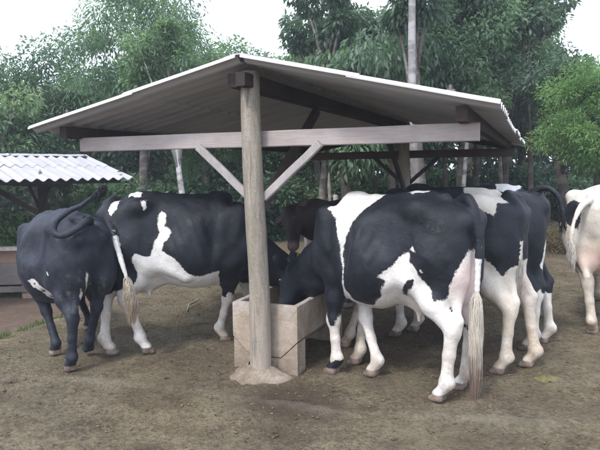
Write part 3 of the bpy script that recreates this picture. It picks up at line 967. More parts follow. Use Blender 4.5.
        f.ell((x0 - 0.12, s * 0.14, 0.92), (0.115, 0.10, 0.24), 0.07)
        # shoulder blade
        f.ell((Lh + 0.02, s * 0.205, 1.06), (0.135, 0.075, 0.27), 0.07)
        f.ell((Lh + 0.10, s * 0.165, 0.90), (0.115, 0.085, 0.13), 0.07)
    f.ell((Lh + 0.20 - 0.09 * graze, 0, 0.86), (0.14, 0.12, 0.20), 0.09)                                    # brisket
    # hind legs
    for s, ft in ((1, feet[0]), (-1, feet[1])):
        fx, fy, fz = ft
        fz = max(fz, 0)
        sti = (x0 + 0.15 + 0.25 * (fx - x0) * 0.5, s * 0.20, 0.83)
        hk = (0.55 * (fx - 0.085) + 0.45 * (x0 - 0.15), 0.72 * fy + 0.28 * s * 0.15, 0.515 + fz * 0.6)
        fe = (fx - 0.055, fy, 0.145 + fz)
        f.cone((x0 + 0.02, s * 0.17, 0.98), sti, 0.16, 0.095, 0.08)
        f.cone((x0 - 0.10, s * 0.135, 0.86), (0.5 * (sti[0] + hk[0]) - 0.01, 0.5 * (sti[1] + hk[1]), 0.67), 0.115, 0.072, 0.06)
        f.chain([sti, (0.5 * (sti[0] + hk[0]) + .01, 0.5 * (sti[1] + hk[1]), 0.68), hk], [0.095, 0.078, 0.056], 0.05)
        f.cone((hk[0] - 0.045, hk[1], hk[2] + 0.055), (hk[0] - 0.02, hk[1], hk[2] - 0.04), 0.030, 0.036, 0.03)
        f.cone((hk[0] - 0.04, hk[1], hk[2] + 0.06), (x0 - 0.14, s * 0.12, 0.80), 0.022, 0.06, 0.05)
        f.chain([hk, (0.5 * (hk[0] + fe[0]), 0.5 * (hk[1] + fe[1]), 0.5 * (hk[2] + fe[2])), fe], [0.056, 0.040, 0.046], 0.025)
        f.ell((fe[0] - 0.012, fe[1], fe[2]), (0.056, 0.050, 0.050), 0.03)
        hoof(f, fe, fx, fy, fz)
    for s, ft in ((1, feet[2]), (-1, feet[3])):
        fx, fy, fz = ft
        fz = max(fz, 0)
        el = (Lh - 0.04 + 0.15 * (fx - Lh), s * 0.175, 0.80)
        kn = (0.62 * (fx - 0.02) + 0.38 * (Lh + 0.0), 0.65 * fy + 0.35 * s * 0.15, 0.435 + fz * 0.5)
        fe = (fx - 0.045, fy, 0.135 + fz)
        f.chain([(Lh + 0.08, s * 0.17, 0.95), el, (0.5 * (el[0] + kn[0]) + 0.01, 0.5 * (el[1] + kn[1]), 0.62), kn], [0.10, 0.088, 0.068, 0.050], 0.06)
        f.ell((kn[0] + 0.008, kn[1], kn[2]), (0.056, 0.050, 0.062), 0.03)
        f.chain([kn, (0.5 * (kn[0] + fe[0]), 0.5 * (kn[1] + fe[1]), 0.5 * (kn[2] + fe[2])), fe], [0.046, 0.036, 0.042], 0.025)
        f.ell((fe[0] - 0.008, fe[1], fe[2]), (0.052, 0.048, 0.048), 0.03)
        hoof(f, fe, fx, fy, fz)
    if udder:
        f.ell((x0 + 0.10, 0, 0.72), (0.24, 0.165, 0.19), 0.07)
        f.ell((x0 - 0.10, 0, 0.80), (0.10, 0.10, 0.17), 0.06)
        for a in (-0.02, 0.16):
            for s in (-1, 1): f.cone((x0 + a, s * 0.07, 0.57), (x0 + a, s * 0.075, 0.495), 0.022, 0.013, 0.025)
    # neck and dewlap
    nd = muz - poll; nd = nd / np.linalg.norm(nd)
    n1 = np.array((Lh + 0.02 - 0.10 * graze, 0, 1.22 - 0.15 * graze)); n2 = np.array((Lh + 0.16 - 0.11 * graze, 0, 0.97 - 0.08 * graze))
    mid1 = (n1 + poll) / 2 + np.array((0.02, 0, 0.03 - 0.05 * graze)); thr = poll + nd * 0.14 + (n2 - poll) / np.linalg.norm(n2 - poll) * 0.03
    pb = poll + nd * 0.03
    f.chain([n1, mid1, pb], [0.16, 0.125, 0.092], 0.07)
    mid2 = (n2 + thr) / 2
    f.chain([n2, mid2, thr], [0.15, 0.115, 0.085], 0.07)
    f.chain([(n1 + n2) / 2 + np.array((0.05, 0, 0)), (mid1 + mid2) / 2, (pb + thr) / 2], [0.17, 0.13, 0.09], 0.07)
    if graze > 0.5: f.chain([n2 + np.array((-0.02, 0, -0.14)), (n2 + thr) / 2 + np.array((0, 0, -0.10)), thr + np.array((0, 0, -0.04))], [0.10, 0.085, 0.06], 0.08)   # dewlap
    # head
    neckdir = poll - (n1 + n2) / 2; neckdir /= np.linalg.norm(neckdir)
    lat = np.cross(nd, neckdir)
    if np.linalg.norm(lat) < 0.25: lat = np.cross(nd, (0, 0, 1.0))
    if np.linalg.norm(lat) < 0.05: lat = np.array((0, 1.0, 0))
    lat = lat / np.linalg.norm(lat); upv = np.cross(nd, lat)
    if upv @ neckdir < 0 and abs(upv @ neckdir) > 0.2: upv = -upv
    if upv[2] < 0 and abs(upv @ neckdir) <= 0.2: upv = -upv
    hp = lambda a, b, c: poll + nd * a + lat * b + upv * c
    RM = np.stack([nd, lat, upv], 1)
    f.ell(hp(0.08, 0, -0.01), (0.13, 0.098, 0.095), 0.05, RM)
    f.cone(hp(0.10, 0, 0.015), hp(0.42, 0, -0.005), 0.078, 0.052, 0.04)
    f.cone(hp(0.10, 0, -0.085), hp(0.42, 0, -0.05), 0.062, 0.036, 0.05)
    f.ell(hp(0.46, 0, -0.015), (0.055, 0.072, 0.056), 0.035, RM)
    for s in (-1, 1):
        f.ell(hp(0.15, s * 0.083, 0.028), (0.040, 0.026, 0.030), 0.025, RM)
        f.ell(hp(0.495, s * 0.036, 0.016), (0.014, 0.016, 0.010), 0.012, RM, sub=True)
        e = lat * s * 0.95 - nd * 0.18 - upv * 0.12; e /= np.linalg.norm(e)
        e3 = np.cross(e, upv); e3 /= np.linalg.norm(e3); e2 = np.cross(e3, e)
        f.ell(hp(0.035, s * 0.09, 0.0) + e * 0.10, (0.115, 0.058, 0.020), 0.022, np.stack([e, e3, e2], 1))
        f.ell(hp(0.035, s * 0.09, 0.0) + e * 0.12 + e2 * 0.02, (0.075, 0.036, 0.012), 0.012, np.stack([e, e3, e2], 1), sub=True)
    # tail
    tp = [np.array((x0 - 0.12, 0, 1.375))] + tl
    tr = [tail_r * 1.25] + [tail_r * (1 - 0.64 * i / max(1, len(tl) - 1)) for i in range(len(tl))]
    dense = []; dr = []
    for i in range(len(tp) - 1):
        pm = tp[max(i - 1, 0)]; pn = tp[min(i + 2, len(tp) - 1)]
        for k in range(4):
            t = k / 4
            dense.append(0.5 * ((2 * tp[i]) + (-pm + tp[i + 1]) * t + (2 * pm - 5 * tp[i] + 4 * tp[i + 1] - pn) * t * t + (-pm + 3 * tp[i] - 3 * tp[i + 1] + pn) * t ** 3))
            dr.append(tr[i] + (tr[i + 1] - tr[i]) * t)
    dense.append(tp[-1]); dr.append(tr[-1])
    f.chain(dense, [max(r, vox * 0.95) for r in dr], 0.02)
    # flat soles
    zs = f.lo[2] + f.h * np.arange(f.n[2])
    f.F = np.maximum(f.F, -(zs[None, None, :] + 0.008))
    # slight unevenness of flesh and hide
    sl, (X, Y, Z) = f.box(lo, hi)
    near = np.abs(f.F) < 0.05
    xn, yn, zn = X[near], Y[near], Z[near]
    body = np.exp(-(yn / 0.6) ** 2) * (zn > 0.6)
    rib = 0.0035 * np.sin((xn + 0.35 * zn) * 2 * math.pi / 0.085) * np.exp(-((xn - 0.08) / 0.22) ** 2) * np.exp(-((zn - 1.02) / 0.2) ** 2)
    f.F[near] += (0.013 * fbm(xn * 4.5, yn * 4.5, zn * 4.5, 3, seed=ord(key)) * body + 0.004 * fbm(xn * 16, yn * 16, zn * 9, 2, seed=3) + rib).astype(np.float32)
    V, Q = surface_nets(f.F, f.lo, f.h)
    o = mesh_obj('cow', V, Q, M[coat], smooth=True)
    o.matrix_world = MW
    tag(o, label, 'cow', 'cattle feeding round the sheds')
    COWS[key] = o
    x, y, z = V.T
    wv = np.full(len(V), -0.2)
    def axis_pts(view, P):
        return (x, z) if view in ('L', 'R', 'S') else ((y, z) if view in ('B', 'F') else (x, y))
    for p in patches:
        val, view, poly = p[0], p[1], p[2]
        u, v = axis_pts(view, None)
        sd_ = poly_sd(u, v, poly)
        if view == 'S': sd_ = np.minimum(sd_, np.minimum(y - p[3][0], p[3][1] - y))
        if view == 'B': sd_ = np.minimum(sd_, x0 + p[3] - x)
        if view == 'T': sd_ = np.minimum(sd_, z - p[3])
        wv = np.maximum(wv, sd_) if val else np.minimum(wv, -sd_)
    if tw is not None:                                    # the tail has its own colour, changing part of the way down
        nd_ = len(dense); bd = np.full(len(V), 9.0); bi = np.zeros(len(V))
        for i_, (pp, rr_) in enumerate(zip(dense, dr)):
            if i_ < 2: continue
            dd = np.sqrt(((V - pp) ** 2).sum(1)) - rr_ * 1.25
            k_ = dd < bd; bd[k_] = dd[k_]; bi[k_] = i_
        on = bd < 0.012
        wv = np.where(on, (bi / nd_ - tw) * 0.4, wv)
    set_attr(o, 'white', np.clip(wv, -0.2, 0.2))
    pk = np.zeros(len(V))
    if udder: pk = (x > x0 - 0.262) * sstep(0.24, 0.12, np.sqrt(((x - x0 - 0.02) / 1.5) ** 2 + y ** 2 + ((z - 0.72) / 1.1) ** 2)) * (np.abs(y) < 0.15)
    for (cx, cy, cz, r) in pink: pk = np.maximum(pk, sstep(r, r * 0.4, np.sqrt((x - cx) ** 2 + (y - cy) ** 2 + (z - cz) ** 2)))
    pk = pk * sstep(x0 - 0.29, x0 - 0.25, x)
    set_attr(o, 'pink', pk * 0.75)
    gr = np.zeros(len(V))
    for (cx, cy, cz, r) in grime: gr = np.maximum(gr, sstep(r, r * 0.2, np.sqrt((x - cx) ** 2 + (y - cy) ** 2 + (z - cz) ** 2)))
    set_attr(o, 'grime', gr)
    mp = hp(0.47, 0, -0.02)
    set_attr(o, 'muzzle', sstep(0.085, 0.06, np.sqrt(((V - mp) ** 2).sum(1))))
    for s in (-1, 1):
        c = hp(0.15, s * 0.100, 0.034)
        bm = bmesh.new(); bmesh.ops.create_uvsphere(bm, u_segments=12, v_segments=8, radius=0.020)
        me = bpy.data.meshes.new('eye'); bm.to_mesh(me); bm.free(); me.materials.append(M['eye'])
        for pl in me.polygons: pl.use_smooth = True
        eo = bpy.data.objects.new('eye', me); COL.objects.link(eo); eo.parent = o; eo.location = c
    if switch:
        n, ln, sp, mat = switch
        tail_switch(o, dense[-5:], n, ln, sp, M[mat])
    return o

def hoof(f, fe, fx, fy, fz):
    for s in (-1, 1):
        f.cone((fe[0] + 0.004, fe[1] + s * 0.012, fe[2] - 0.03), (fx + 0.0, fy + s * 0.020, 0.058 + fz), 0.036, 0.036, 0.02)
        f.cone((fx - 0.015, fy + s * 0.023, 0.035 + fz), (fx + 0.045, fy + s * 0.017, 0.018 + fz), 0.037, 0.024, 0.012)
        f.cone((fx - 0.055, fy + s * 0.022, 0.082 + fz), (fx - 0.058, fy + s * 0.022, 0.070 + fz), 0.014, 0.010, 0.01)

def tail_switch(o, pts, n, ln, sp, mat):
    rg = random.Random(11); mb = MB()
    end = Vector(pts[-1]); dr = (Vector(pts[-1]) - Vector(pts[-3])).normalized()
    for i in range(n):
        t = rg.random() ** 0.8
        k = t * (len(pts) - 1.001); j = int(k)
        a = Vector(pts[j]).lerp(Vector(pts[min(j + 1, len(pts) - 1)]), k - j)
        ang = rg.uniform(0, 2 * math.pi); off = Vector((math.cos(ang), math.sin(ang), 0)) * 0.016
        spd = rg.uniform(0.2, 1.0) * sp
        L = ln * (1 - 0.5 * rg.random() ** 1.6)
        q = [a + off * 0.6]
        cg = random.Random(i % 23); wv = Vector((cg.uniform(-1, 1), cg.uniform(-1, 1), 0)) * 0.011 + Vector((rg.uniform(-1, 1), rg.uniform(-1, 1), 0)) * 0.004
        for m_ in range(1, 8):
            u = m_ / 7
            g = Vector((0, 0, -1)); dd = dr.lerp(g, min(1, u * 1.4)).normalized()
            bulge = math.sin(math.pi * min(1, u * 0.85 + 0.1)) * spd
            q.append(a + off + dd * L * u + Vector((math.cos(ang), math.sin(ang), 0)) * bulge + wv * math.sin(u * 3.4 + (i % 23) * 0.7))
        mb.tube(q, [0.0024, 0.0024, 0.0024, 0.0023, 0.0021, 0.0018, 0.0013, 0.0005], 3, False)
    s = mesh_obj('tail_switch', mb.v, mb.f, mat, o, smooth=True)

def hair_mat(name, top, tip, z0, z1):
    m = NT(name)
    o = m.coord('Object'); z = m.xyz(o)[2]; n = m.noise(o, 18, 4)
    c = m.mix(m.rng(m.math('ADD', z, m.math('MULTIPLY', m.math('SUBTRACT', n, 0.5), 0.25)), z1, z0), top, tip)
    m.bsdf(m.mix(m.rng(m.noise(o, 120, 2), .4, .6, 0, .35), c, tuple(x * .45 for x in top)), 0.7, None, 0.3)
    return m.m
M['hair_white_brown'] = hair_mat('switch_white_to_brown', (0.66, 0.61, 0.53), (0.26, 0.185, 0.15), 0.16, 0.42)
M['hair_white_tan'] = hair_mat('switch_white_to_tan', (0.58, 0.53, 0.44), (0.33, 0.25, 0.17), 0.45, 0.75)
M['hair_white'] = hair_mat('switch_white', (0.60, 0.57, 0.52), (0.46, 0.38, 0.30), 0.5, 0.8)
M['hair_black'] = hair_mat('switch_black', (0.02, 0.02, 0.025), (0.02, 0.02, 0.022), 0.5, 0.8)

gz = lambda px, py, z=0.0: tuple(at_z(px, py, z))
dp = lambda px, py, d: tuple(at_d(px, py, d))
TW = lambda x, y, z: SHM @ Vector((x, y, z))
# coat patches in each cow's own coordinates: (white?, view, outline, (ymin, ymax) or limit)
NEAR, FAR, ALL = (-0.02, 9), (-9, 0.02), (-9, 9)
PATCH = {
 'A': [
  (1, 'S', [(.35, 1.31), (.34, 1.5), (-.06, 1.5), (.0, 1.37), (.04, 1.31), (.10, 1.22), (.155, 1.12), (.182, 1.05), (.176, .96), (.166, .85), (.165, .72), (.10, .62), (-.1, .45), (.25, .45), (.22, .64), (.19, .74), (.180, .85), (.190, .96), (.208, 1.07), (.225, 1.10), (.262, 1.24)], ALL),
  (1, 'S', [(.22, .67), (.14, .635), (.0, .61), (-.12, .61), (-.12, .4), (.3, .4)], ALL),
  (1, 'S', [(-.365, 1.03), (-.33, 1.03), (-.30, 1.01), (-.26, .95), (-.15, .86), (-.14, .84), (-.19, .82), (-.15, .76), (-.13, .70), (-.04, .60), (0, .4), (-.75, .4), (-.72, .58), (-.66, .71), (-.61, .73), (-.57, .70), (-.53, .715), (-.50, .78), (-.46, .84), (-.41, .93), (-.36, .99)], NEAR),
  (1, 'S', [(-.385, 1.085), (-.415, 1.045), (-.36, 1.045)], NEAR), (1, 'S', [(-.455, .925), (-.475, .90), (-.44, .90)], NEAR),
  (1, 'S', [(-.3, .66), (-.45, .70), (-.66, .72), (-1.1, .70), (-1.1, -.2), (-.3, -.2)], (.06, 9)),
  (1, 'S', [(-.60, .70), (-.63, .80), (-.66, .88), (-.735, 1.06), (-.9, 1.0), (-.9, .5), (-.6, .5)], (-.06, 9)),
  (0, 'S', [(-.40, .85), (-.35, .84), (-.29, .75), (-.27, .70), (-.31, .71), (-.36, .77), (-.395, .80)], (0.1, 9)),
  (1, 'S', [(-.3, .50), (-.5, .44), (-.62, .49), (-.70, .43), (-1.1, .50), (-1.1, -.2), (-.3, -.2)], (-9, 0.09)),
  (1, 'S', [(.12, .40), (.20, .44), (.25, .49), (.29, .40), (.33, .40), (.39, .50), (.7, .46), (.7, .13), (.36, .135), (.31, .115), (.27, .14), (.12, .13)], (0.05, 9)),
  (1, 'S', [(-.2, .58), (.22, .60), (.22, -.2), (-.3, -.2)], (-9, .16)),
  (1, 'T', [(-.585, -.03), (-.64, -.055), (-.675, .0), (-.66, .06), (-.61, .065)], 1.2),
  (1, 'T', [(-.27, .06), (-.38, .03), (-.42, -.3), (-.15, -.3), (-.2, 0)], 1.2)],
 'L': [
  (1, 'S', [(-.225, 1.26), (-.20, 1.285), (-.165, 1.25), (-.17, 1.20), (-.19, 1.15), (-.14, 1.13), (-.12, 1.10), (-.165, 1.03), (-.195, 1.01), (-.21, .94), (-.17, .915), (-.13, .90), (-.07, .84), (-.02, .77), (.05, .715), (.13, .71), (.22, .735), (.27, .75), (.28, .55), (.28, .30), (-.5, .30), (-.57, .49), (-.50, .59), (-.43, .70), (-.42, .76), (-.45, .82), (-.455, .90), (-.43, .93), (-.36, .905), (-.31, .90), (-.27, 1.01), (-.225, 1.11), (-.24, 1.17)], (-9, .12)),
  (1, 'S', [(.1, .60), (-.1, .62), (-.57, .60), (-.9, .45), (-.9, -.2), (.1, -.2)], (-9, -.02)),
  (1, 'S', [(.1, .30), (-.57, .26), (-.7, .32), (-1.1, .30), (-1.1, -.2), (.1, -.2)], (.0, 9)),
  (1, 'S', [(-.70, 1.22), (-.66, 1.31), (-.615, 1.42), (-.56, 1.40), (-.575, 1.31), (-.635, 1.24)], (-9, -.04)),
  (1, 'T', [(-.51, -.04), (-.44, -.13), (-.39, -.14), (-.38, -.05), (-.46, 0)], 1.3),
  (1, 'S', [(-.375, 1.375), (-.33, 1.375), (-.325, 1.31), (-.35, 1.295)], (-9, -.1)),
  (1, 'S', [(.1, .50), (.33, .46), (.36, .53), (.42, .46), (.46, .55), (.8, .50), (.8, -.2), (.1, -.2)], ALL)],
 'H': [
  (1, 'S', [(-.05, .82), (-.10, .845), (-.14, .83), (-.17, .77), (-.21, .70), (-.19, .63), (-.14, .60), (-.11, .66), (-.12, .72), (-.07, .76)], NEAR),
  (0, 'S', [(-.09, .80), (-.12, .80), (-.11, .77)], NEAR), (0, 'S', [(-.14, .76), (-.17, .72), (-.13, .71)], NEAR), (0, 'S', [(-.16, .67), (-.13, .67), (-.15, .63)], NEAR),
  (1, 'B', [(.05, .92), (.075, .95), (.085, .86), (.07, .78), (.085, .70), (.055, .68), (.05, .76), (.065, .84)], -.02), (1, 'B', [(.0, .80), (.02, .84), (.03, .74), (.01, .66), (-.01, .70)], -.02), (1, 'B', [(.11, .76), (.13, .80), (.14, .70), (.12, .66)], -.02),
  (1, 'S', [(-.43, .94), (-.405, .95), (-.40, .91), (-.42, .90)], NEAR)],
 'B': [
  (1, 'S', [(-.24, 1.5), (-.24, 1.43), (-.30, 1.38), (-.36, 1.36), (-.41, 1.30), (-.47, 1.27), (-.53, 1.24), (-.545, 1.28), (-.55, 1.335), (-.63, 1.335), (-.64, 1.39), (-.55, 1.5)], (-.16, 9)),
  (1, 'S', [(-.35, .50), (-.42, .60), (-.45, .70), (-.455, .82), (-.48, .90), (-.52, .87), (-.58, .79), (-.61, .76), (-.65, .83), (-.72, .86), (-.9, .9), (-.9, -.2), (-.2, -.2)], ALL),
  (1, 'S', [(0, .62), (.9, .60), (.9, -.2), (0, -.2)], ALL)],
 'C': [
  (1, 'B', [(.10, .95), (.155, .98), (.19, .90), (.20, .74), (.15, .66), (.12, .78)], -.02),
  (1, 'B', [(-.10, .90), (-.15, .95), (-.17, .84), (-.18, .66), (-.13, .62), (-.12, .78)], -.02),
  (1, 'S', [(-.3, .42), (-.55, .40), (-.66, .48), (-.72, .55), (-.78, .46), (-1.1, .50), (-1.1, -.2), (-.3, -.2)], ALL),
  (1, 'S', [(0, .42), (.9, .40), (.9, -.2), (0, -.2)], ALL),
  (1, 'S', [(-.30, 1.5), (-.34, 1.395), (-.45, 1.375), (-.54, 1.40), (-.56, 1.5)], ALL)],
 'D': [
  (1, 'S', [(-2, -1), (-2, 3), (2, 3), (2, -1)], ALL),
  (0, 'B', [(.24, 1.27), (.17, 1.31), (.10, 1.28), (.09, 1.16), (.12, 1.02), (.17, 1.04), (.24, 1.08), (.30, 1.13), (.29, 1.22)], .12),
   (0, 'S', [(.1, 1.6), (.15, 1.1), (.3, .95), (.55, 1.0), (.7, 1.6)], ALL)],
 'M': [],
}

def _shift(ps, dx):
    return [(v, w_, [(a + (dx if w_ in 'ST' else 0), b) for a, b in poly], lim) for v, w_, poly, lim in ps]
PATCH['A'] = _shift(PATCH['A'], 0.068)
PATCH['L'] = _shift(PATCH['L'], 0.04)
# --- cow with its rump to the viewer, right of the trough
m1 = TW(-0.02, 0.44, 0.34)
cow('A', 'nearest cow of the row, black with white shoulder band and flank patch, long brown-tipped tail',
    (1.04, 4.14), (0.355, 4.645), 1.43, gz(438, 401), gz(459, 389), gz(332, 374), gz(372, 376),
    (-0.03, 4.98, 0.76), tuple(m1),
    [dp(468, 199, 3.99), dp(475, 212, 3.93), dp(478, 235, 3.89), dp(478, 262, 3.88), dp(477, 290, 3.88), dp(476, 318, 3.89)],
    'coat', PATCH['A'], 0.0145, tw=0.62, belly=1.08, switch=(1500, 0.60, 0.030, 'hair_white_brown'), grime=[(-0.45, 0.25, 1.2, 0.07)], pink=[(-0.66, 0.08, 0.84, 0.26), (-0.35, 0.0, 0.62, 0.22)])
# --- big cow left of the post
m2 = TW(0.02, 0.84, 0.44)
cow('L', 'large black and white cow feeding at the trough from the left side of the post',
    (-1.52, 5.14), (-0.60, 5.29), 1.42, gz(112, 354), gz(148, 353), gz(258, 331), gz(225, 341),
    (-0.13, 5.36, 0.74), tuple(m2),
    [dp(109, 204, 5.02), dp(107, 216, 4.93), dp(113, 234, 4.82), dp(120, 256, 4.76), dp(126, 276, 4.75), dp(132, 296, 4.76)],
    'coat', PATCH['L'], 0.0155, tw=0.50, belly=1.0, switch=(560, 0.27, 0.026, 'hair_white_tan'))
# --- small black cow at the far left, tail raised
cow('H', 'small dusty black cow, tail curled up over its back and one hind foot lifted',
    (-1.80, 4.76), (-2.34, 5.32), 1.24, gz(70, 371), (at_d(88, 349, 4.95).x, 4.95, 0.05), gz(55, 355), gz(88, 330),
    (-2.60, 6.1, 0.85), (-2.68, 6.35, 0.50),
    [dp(89, 220, 4.58), dp(78, 228, 4.50), dp(64, 235, 4.46), dp(54, 233, 4.46), dp(56, 222, 4.48), dp(68, 212, 4.5), dp(82, 205, 4.5), dp(93, 196, 4.5), dp(102, 186, 4.5)],
    'coat_heifer', PATCH['H'], 0.0145, tw=2, belly=1.14, udder=False, arch=0.07, switch=(90, 0.10, 0.02, 'hair_black'), tail_r=0.032,
    grime=[(-0.60, 0.05, 0.72, 0.34)])
# --- second in the row on the right
cow('B', 'black cow with white patch on top of its rump and thick white hind legs',
    (1.60, 4.74), (0.74, 5.22), 1.43, gz(498, 374), gz(527, 367), gz(355, 364), gz(345, 347),
    (0.36, 5.70, 0.80), (0.22, 5.85, 0.42),
    [dp(508, 195, 4.60), dp(517, 204, 4.54), dp(522, 218, 4.50), dp(521, 235, 4.49), dp(519, 252, 4.49), dp(518, 270, 4.49)],
    'coat_dirty', PATCH['B'], 0.0155, tw=0.70, belly=1.0, switch=(300, 0.24, 0.018, 'hair_white'), grime=[(-0.6, -0.15, 0.5, 0.45)])
# --- third in the row
cow('C', 'dark cow at the far end of the row, tail arched away from its rump',
    (1.99, 5.28), (1.02, 5.68), 1.45, gz(526, 350), gz(542, 343), gz(396, 336), gz(414, 331),
    (0.72, 6.25, 0.80), (0.85, 6.45, 0.45),
    [dp(543, 188, 5.16), dp(552, 190, 5.1), dp(559, 198, 5.06), dp(562, 212, 5.05), dp(563, 226, 5.05)],
    'coat', PATCH['C'], 0.017, tw=2, switch=(60, 0.10, 0.015, 'hair_black'), tail_r=0.027)
# --- white cow cut by the right edge
cow('D', 'mostly white cow at the right edge with a black patch beside its tail',
    (2.90, 5.66), (3.54, 6.55), 1.42, gz(592, 334), gz(630, 345), (3.6, 6.9), (3.9, 6.6),
    (4.2, 7.2, 1.0), (4.35, 7.5, 0.6),
    [dp(589, 200, 5.46), dp(580, 208, 5.40), dp(574, 222, 5.36), dp(571, 238, 5.34), dp(572, 254, 5.34)],
    'coat_dirty', PATCH['D'], 0.017, tw=-1, switch=(260, 0.18, 0.02, 'hair_white'), tail_r=0.028, grime=[(-0.7, 0, 0.75, 0.3)])
# --- brown cow facing the viewer beyond the trough
cow('M', 'dark brown cow facing forward behind the trough, in the shade of the roof',
    (1.25, 7.12), (0.46, 6.50), 1.30, (1.15, 6.95), (1.35, 7.2), (0.36, 6.4), (0.55, 6.7),
    (-0.10, 6.02, 1.19), (-0.07, 5.72, 0.79),
    [(1.5, 7.6, 1.2), (1.55, 7.62, 1.0), (1.55, 7.62, 0.8)],
    'coat_brown', PATCH['M'], 0.017, udder=False, tail_r=0.028, pink=[])
# ------------------------------------------------------------------ trees and bushes
def leaf_set(rg, C, Rd, n, ls, lw, droop, tone_c):
    """leaves spread through clumps: C centres, Rd radii"""
    k = rg.integers(0, len(C), n)
    v = rg.normal(0, 1, (n, 3)); v /= np.linalg.norm(v, axis=1, keepdims=True)
    r = rg.random(n) ** 0.45
    P = C[k] + v * r[:, None] * Rd[k]
    D = v * 0.8 + rg.normal(0, 0.5, (n, 3)); D[:, 2] -= droop
    N = rg.normal(0, 0.6, (n, 3)); N[:, 2] += 0.8
    L = ls * rg.uniform(0.55, 1.25, n); Wd = L * lw * rg.uniform(0.8, 1.2, n)
    tone = tone_c[k] + rg.normal(0, 0.16, n)
    return P, L, Wd, N, D, tone

def tree(seed, name, label, base, th, tr, cz, cr, mat, bark, nclump, nleaf, ls, lw=0.4, droop=0.5, group='trees behind the sheds', lean=(0, 0), crad=0.34, low=0.0, tone=0.45, limb=4):
    rg = np.random.default_rng(seed); rr = random.Random(seed)
    ls *= 0.74; nleaf = int(nleaf * 1.6)
    bz = float(height(np.array([base[0]]), np.array([base[1]]))[0]) - 0.05
    root = empty(name, (base[0], base[1], bz))
    tag(root, label, 'tree', group)
    top = Vector((lean[0], lean[1], th)); mb = MB()
    pts = []; rad = []
    for i in range(9):
        t = i / 8
        pts.append(Vector((lean[0] * t, lean[1] * t, th * t)) + Vector((0.05 * math.sin(t * 5 + seed), 0.05 * math.cos(t * 4 + seed), 0)) * min(1, th / 3) * (t > 0))
        rad.append(tr * (1.25 - 0.25 * min(1, t * 8)) * (1 - 0.5 * t))
    mb.tube(pts, rad, 10, True, 0.04, rr)
    cen = np.array([lean[0], lean[1], cz])
    # clump centres inside an uneven ellipsoid
    C = []
    while len(C) < nclump:
        v = rg.uniform(-1, 1, 3)
        q = np.linalg.norm(v)
        lim = 0.86 + 0.25 * vnoise(v[0] * 2 + seed, v[1] * 2, v[2] * 2, seed)
        if q < lim and (q > 0.35 or rg.random() < 0.3) and v[2] > -1 + low: C.append(v)
    C = np.array(C) * np.array(cr) * 0.92 + cen
    Rd = np.array(cr).mean() * crad * rg.uniform(0.6, 1.25, (nclump, 1)) * np.array([[1.15, 1.15, 0.75]])
    for i in range(0, nclump, max(1, nclump // 9)):
        p = Vector(C[i]); s = pts[min(8, limb + rr.randint(0, 4))]
        if p.z < s.z - 0.3 and limb < 6: s = pts[3]
        m_ = s.lerp(p, 0.5) + Vector((0, 0, 0.12))
        mb.tube([s, m_, p], [tr * 0.42, tr * 0.28, tr * 0.1], 6, True, 0.05, rr)
    mb.build('trunk', M[bark], root, smooth=True)
    tc = tone + rg.normal(0, 0.20, nclump)
    P, L, Wd, N, D, t = leaf_set(rg, C, Rd, nleaf, ls, lw, droop, tc)
    quads_cloud('crown', P, L, Wd, N, D, M[mat], t, root)
    return root

def bush(seed, label, base, r, n, mat, ls=0.12, cat='bush', group='bushes along the yard', tone=0.45, nclump=14, name='bush', lw=0.5):
    rg = np.random.default_rng(seed); rr = random.Random(seed)
    bz = float(height(np.array([base[0]]), np.array([base[1]]))[0])
    root = empty(name, (base[0], base[1], bz - 0.03)); tag(root, label, cat, group)
    C = rg.normal(0, 0.42, (nclump, 3)) * np.array(r); C[:, 2] = np.abs(rg.uniform(0.12, 0.85, nclump)) * r[2]
    Rd = np.mean(r[:2]) * 0.42 * rg.uniform(0.6, 1.2, (nclump, 1)) * np.array([[1, 1, 0.8]])
    mb = MB()
    for i in range(min(8, nclump)):
        p = Vector(C[i]); mb.tube([(p.x * 0.15, p.y * 0.15, 0), tuple(p * 0.55), tuple(p)], [0.022, 0.015, 0.005], 5)
    mb.build('stem', M['bark_dark'], root, smooth=True)
    P, L, Wd, N, D, t = leaf_set(rg, C, Rd, n, ls, lw, 0.2, tone + rg.normal(0, 0.2, nclump))
    k = P[:, 2] > 0.0
    quads_cloud('foliage', P[k], L[k], Wd[k], N[k], D[k], M[mat], t[k], root)
    return root

def X(px, d): return ((px - 300) / FPX * d, d)

# left: loose trees with the sky above and between them
tree(1, 'broadleaf_tree', 'loose-crowned tree at the far left edge above the white-roofed shed', X(-20, 13), 2.8, 0.11, 3.5, (1.9, 1.6, 1.75), 'leaf_broad', 'bark', 34, 9000, 0.17)
tree(2, 'broadleaf_tree', 'bluish green open tree behind the ridge of the white-roofed shed', X(38, 14.5), 3.2, 0.11, 3.5, (1.6, 1.5, 1.9), 'leaf_broad', 'bark', 30, 8000, 0.16)
tree(3, 'broadleaf_tree', 'thin tree with sky showing through, between the open tree and the feathery tall one', X(88, 15.5), 3.6, 0.09, 3.9, (1.2, 1.3, 1.9), 'leaf_broad', 'bark', 20, 5200, 0.15)
tree(4, 'feathery_tree', 'tall feathery green tree rising over the left slope of the shed roof', X(144, 13), 4.4, 0.13, 4.75, (1.45, 1.6, 2.4), 'leaf_fine', 'bark', 52, 17000, 0.15, 0.26, 0.8)
tree(5, 'feathery_tree', 'feathery tree just left of the roof ridge, paler at its outer twigs', X(203, 14.5), 3.6, 0.12, 3.7, (1.0, 1.2, 1.9), 'leaf_fine', 'bark', 34, 11000, 0.15, 0.26, 0.8, tone=0.6)
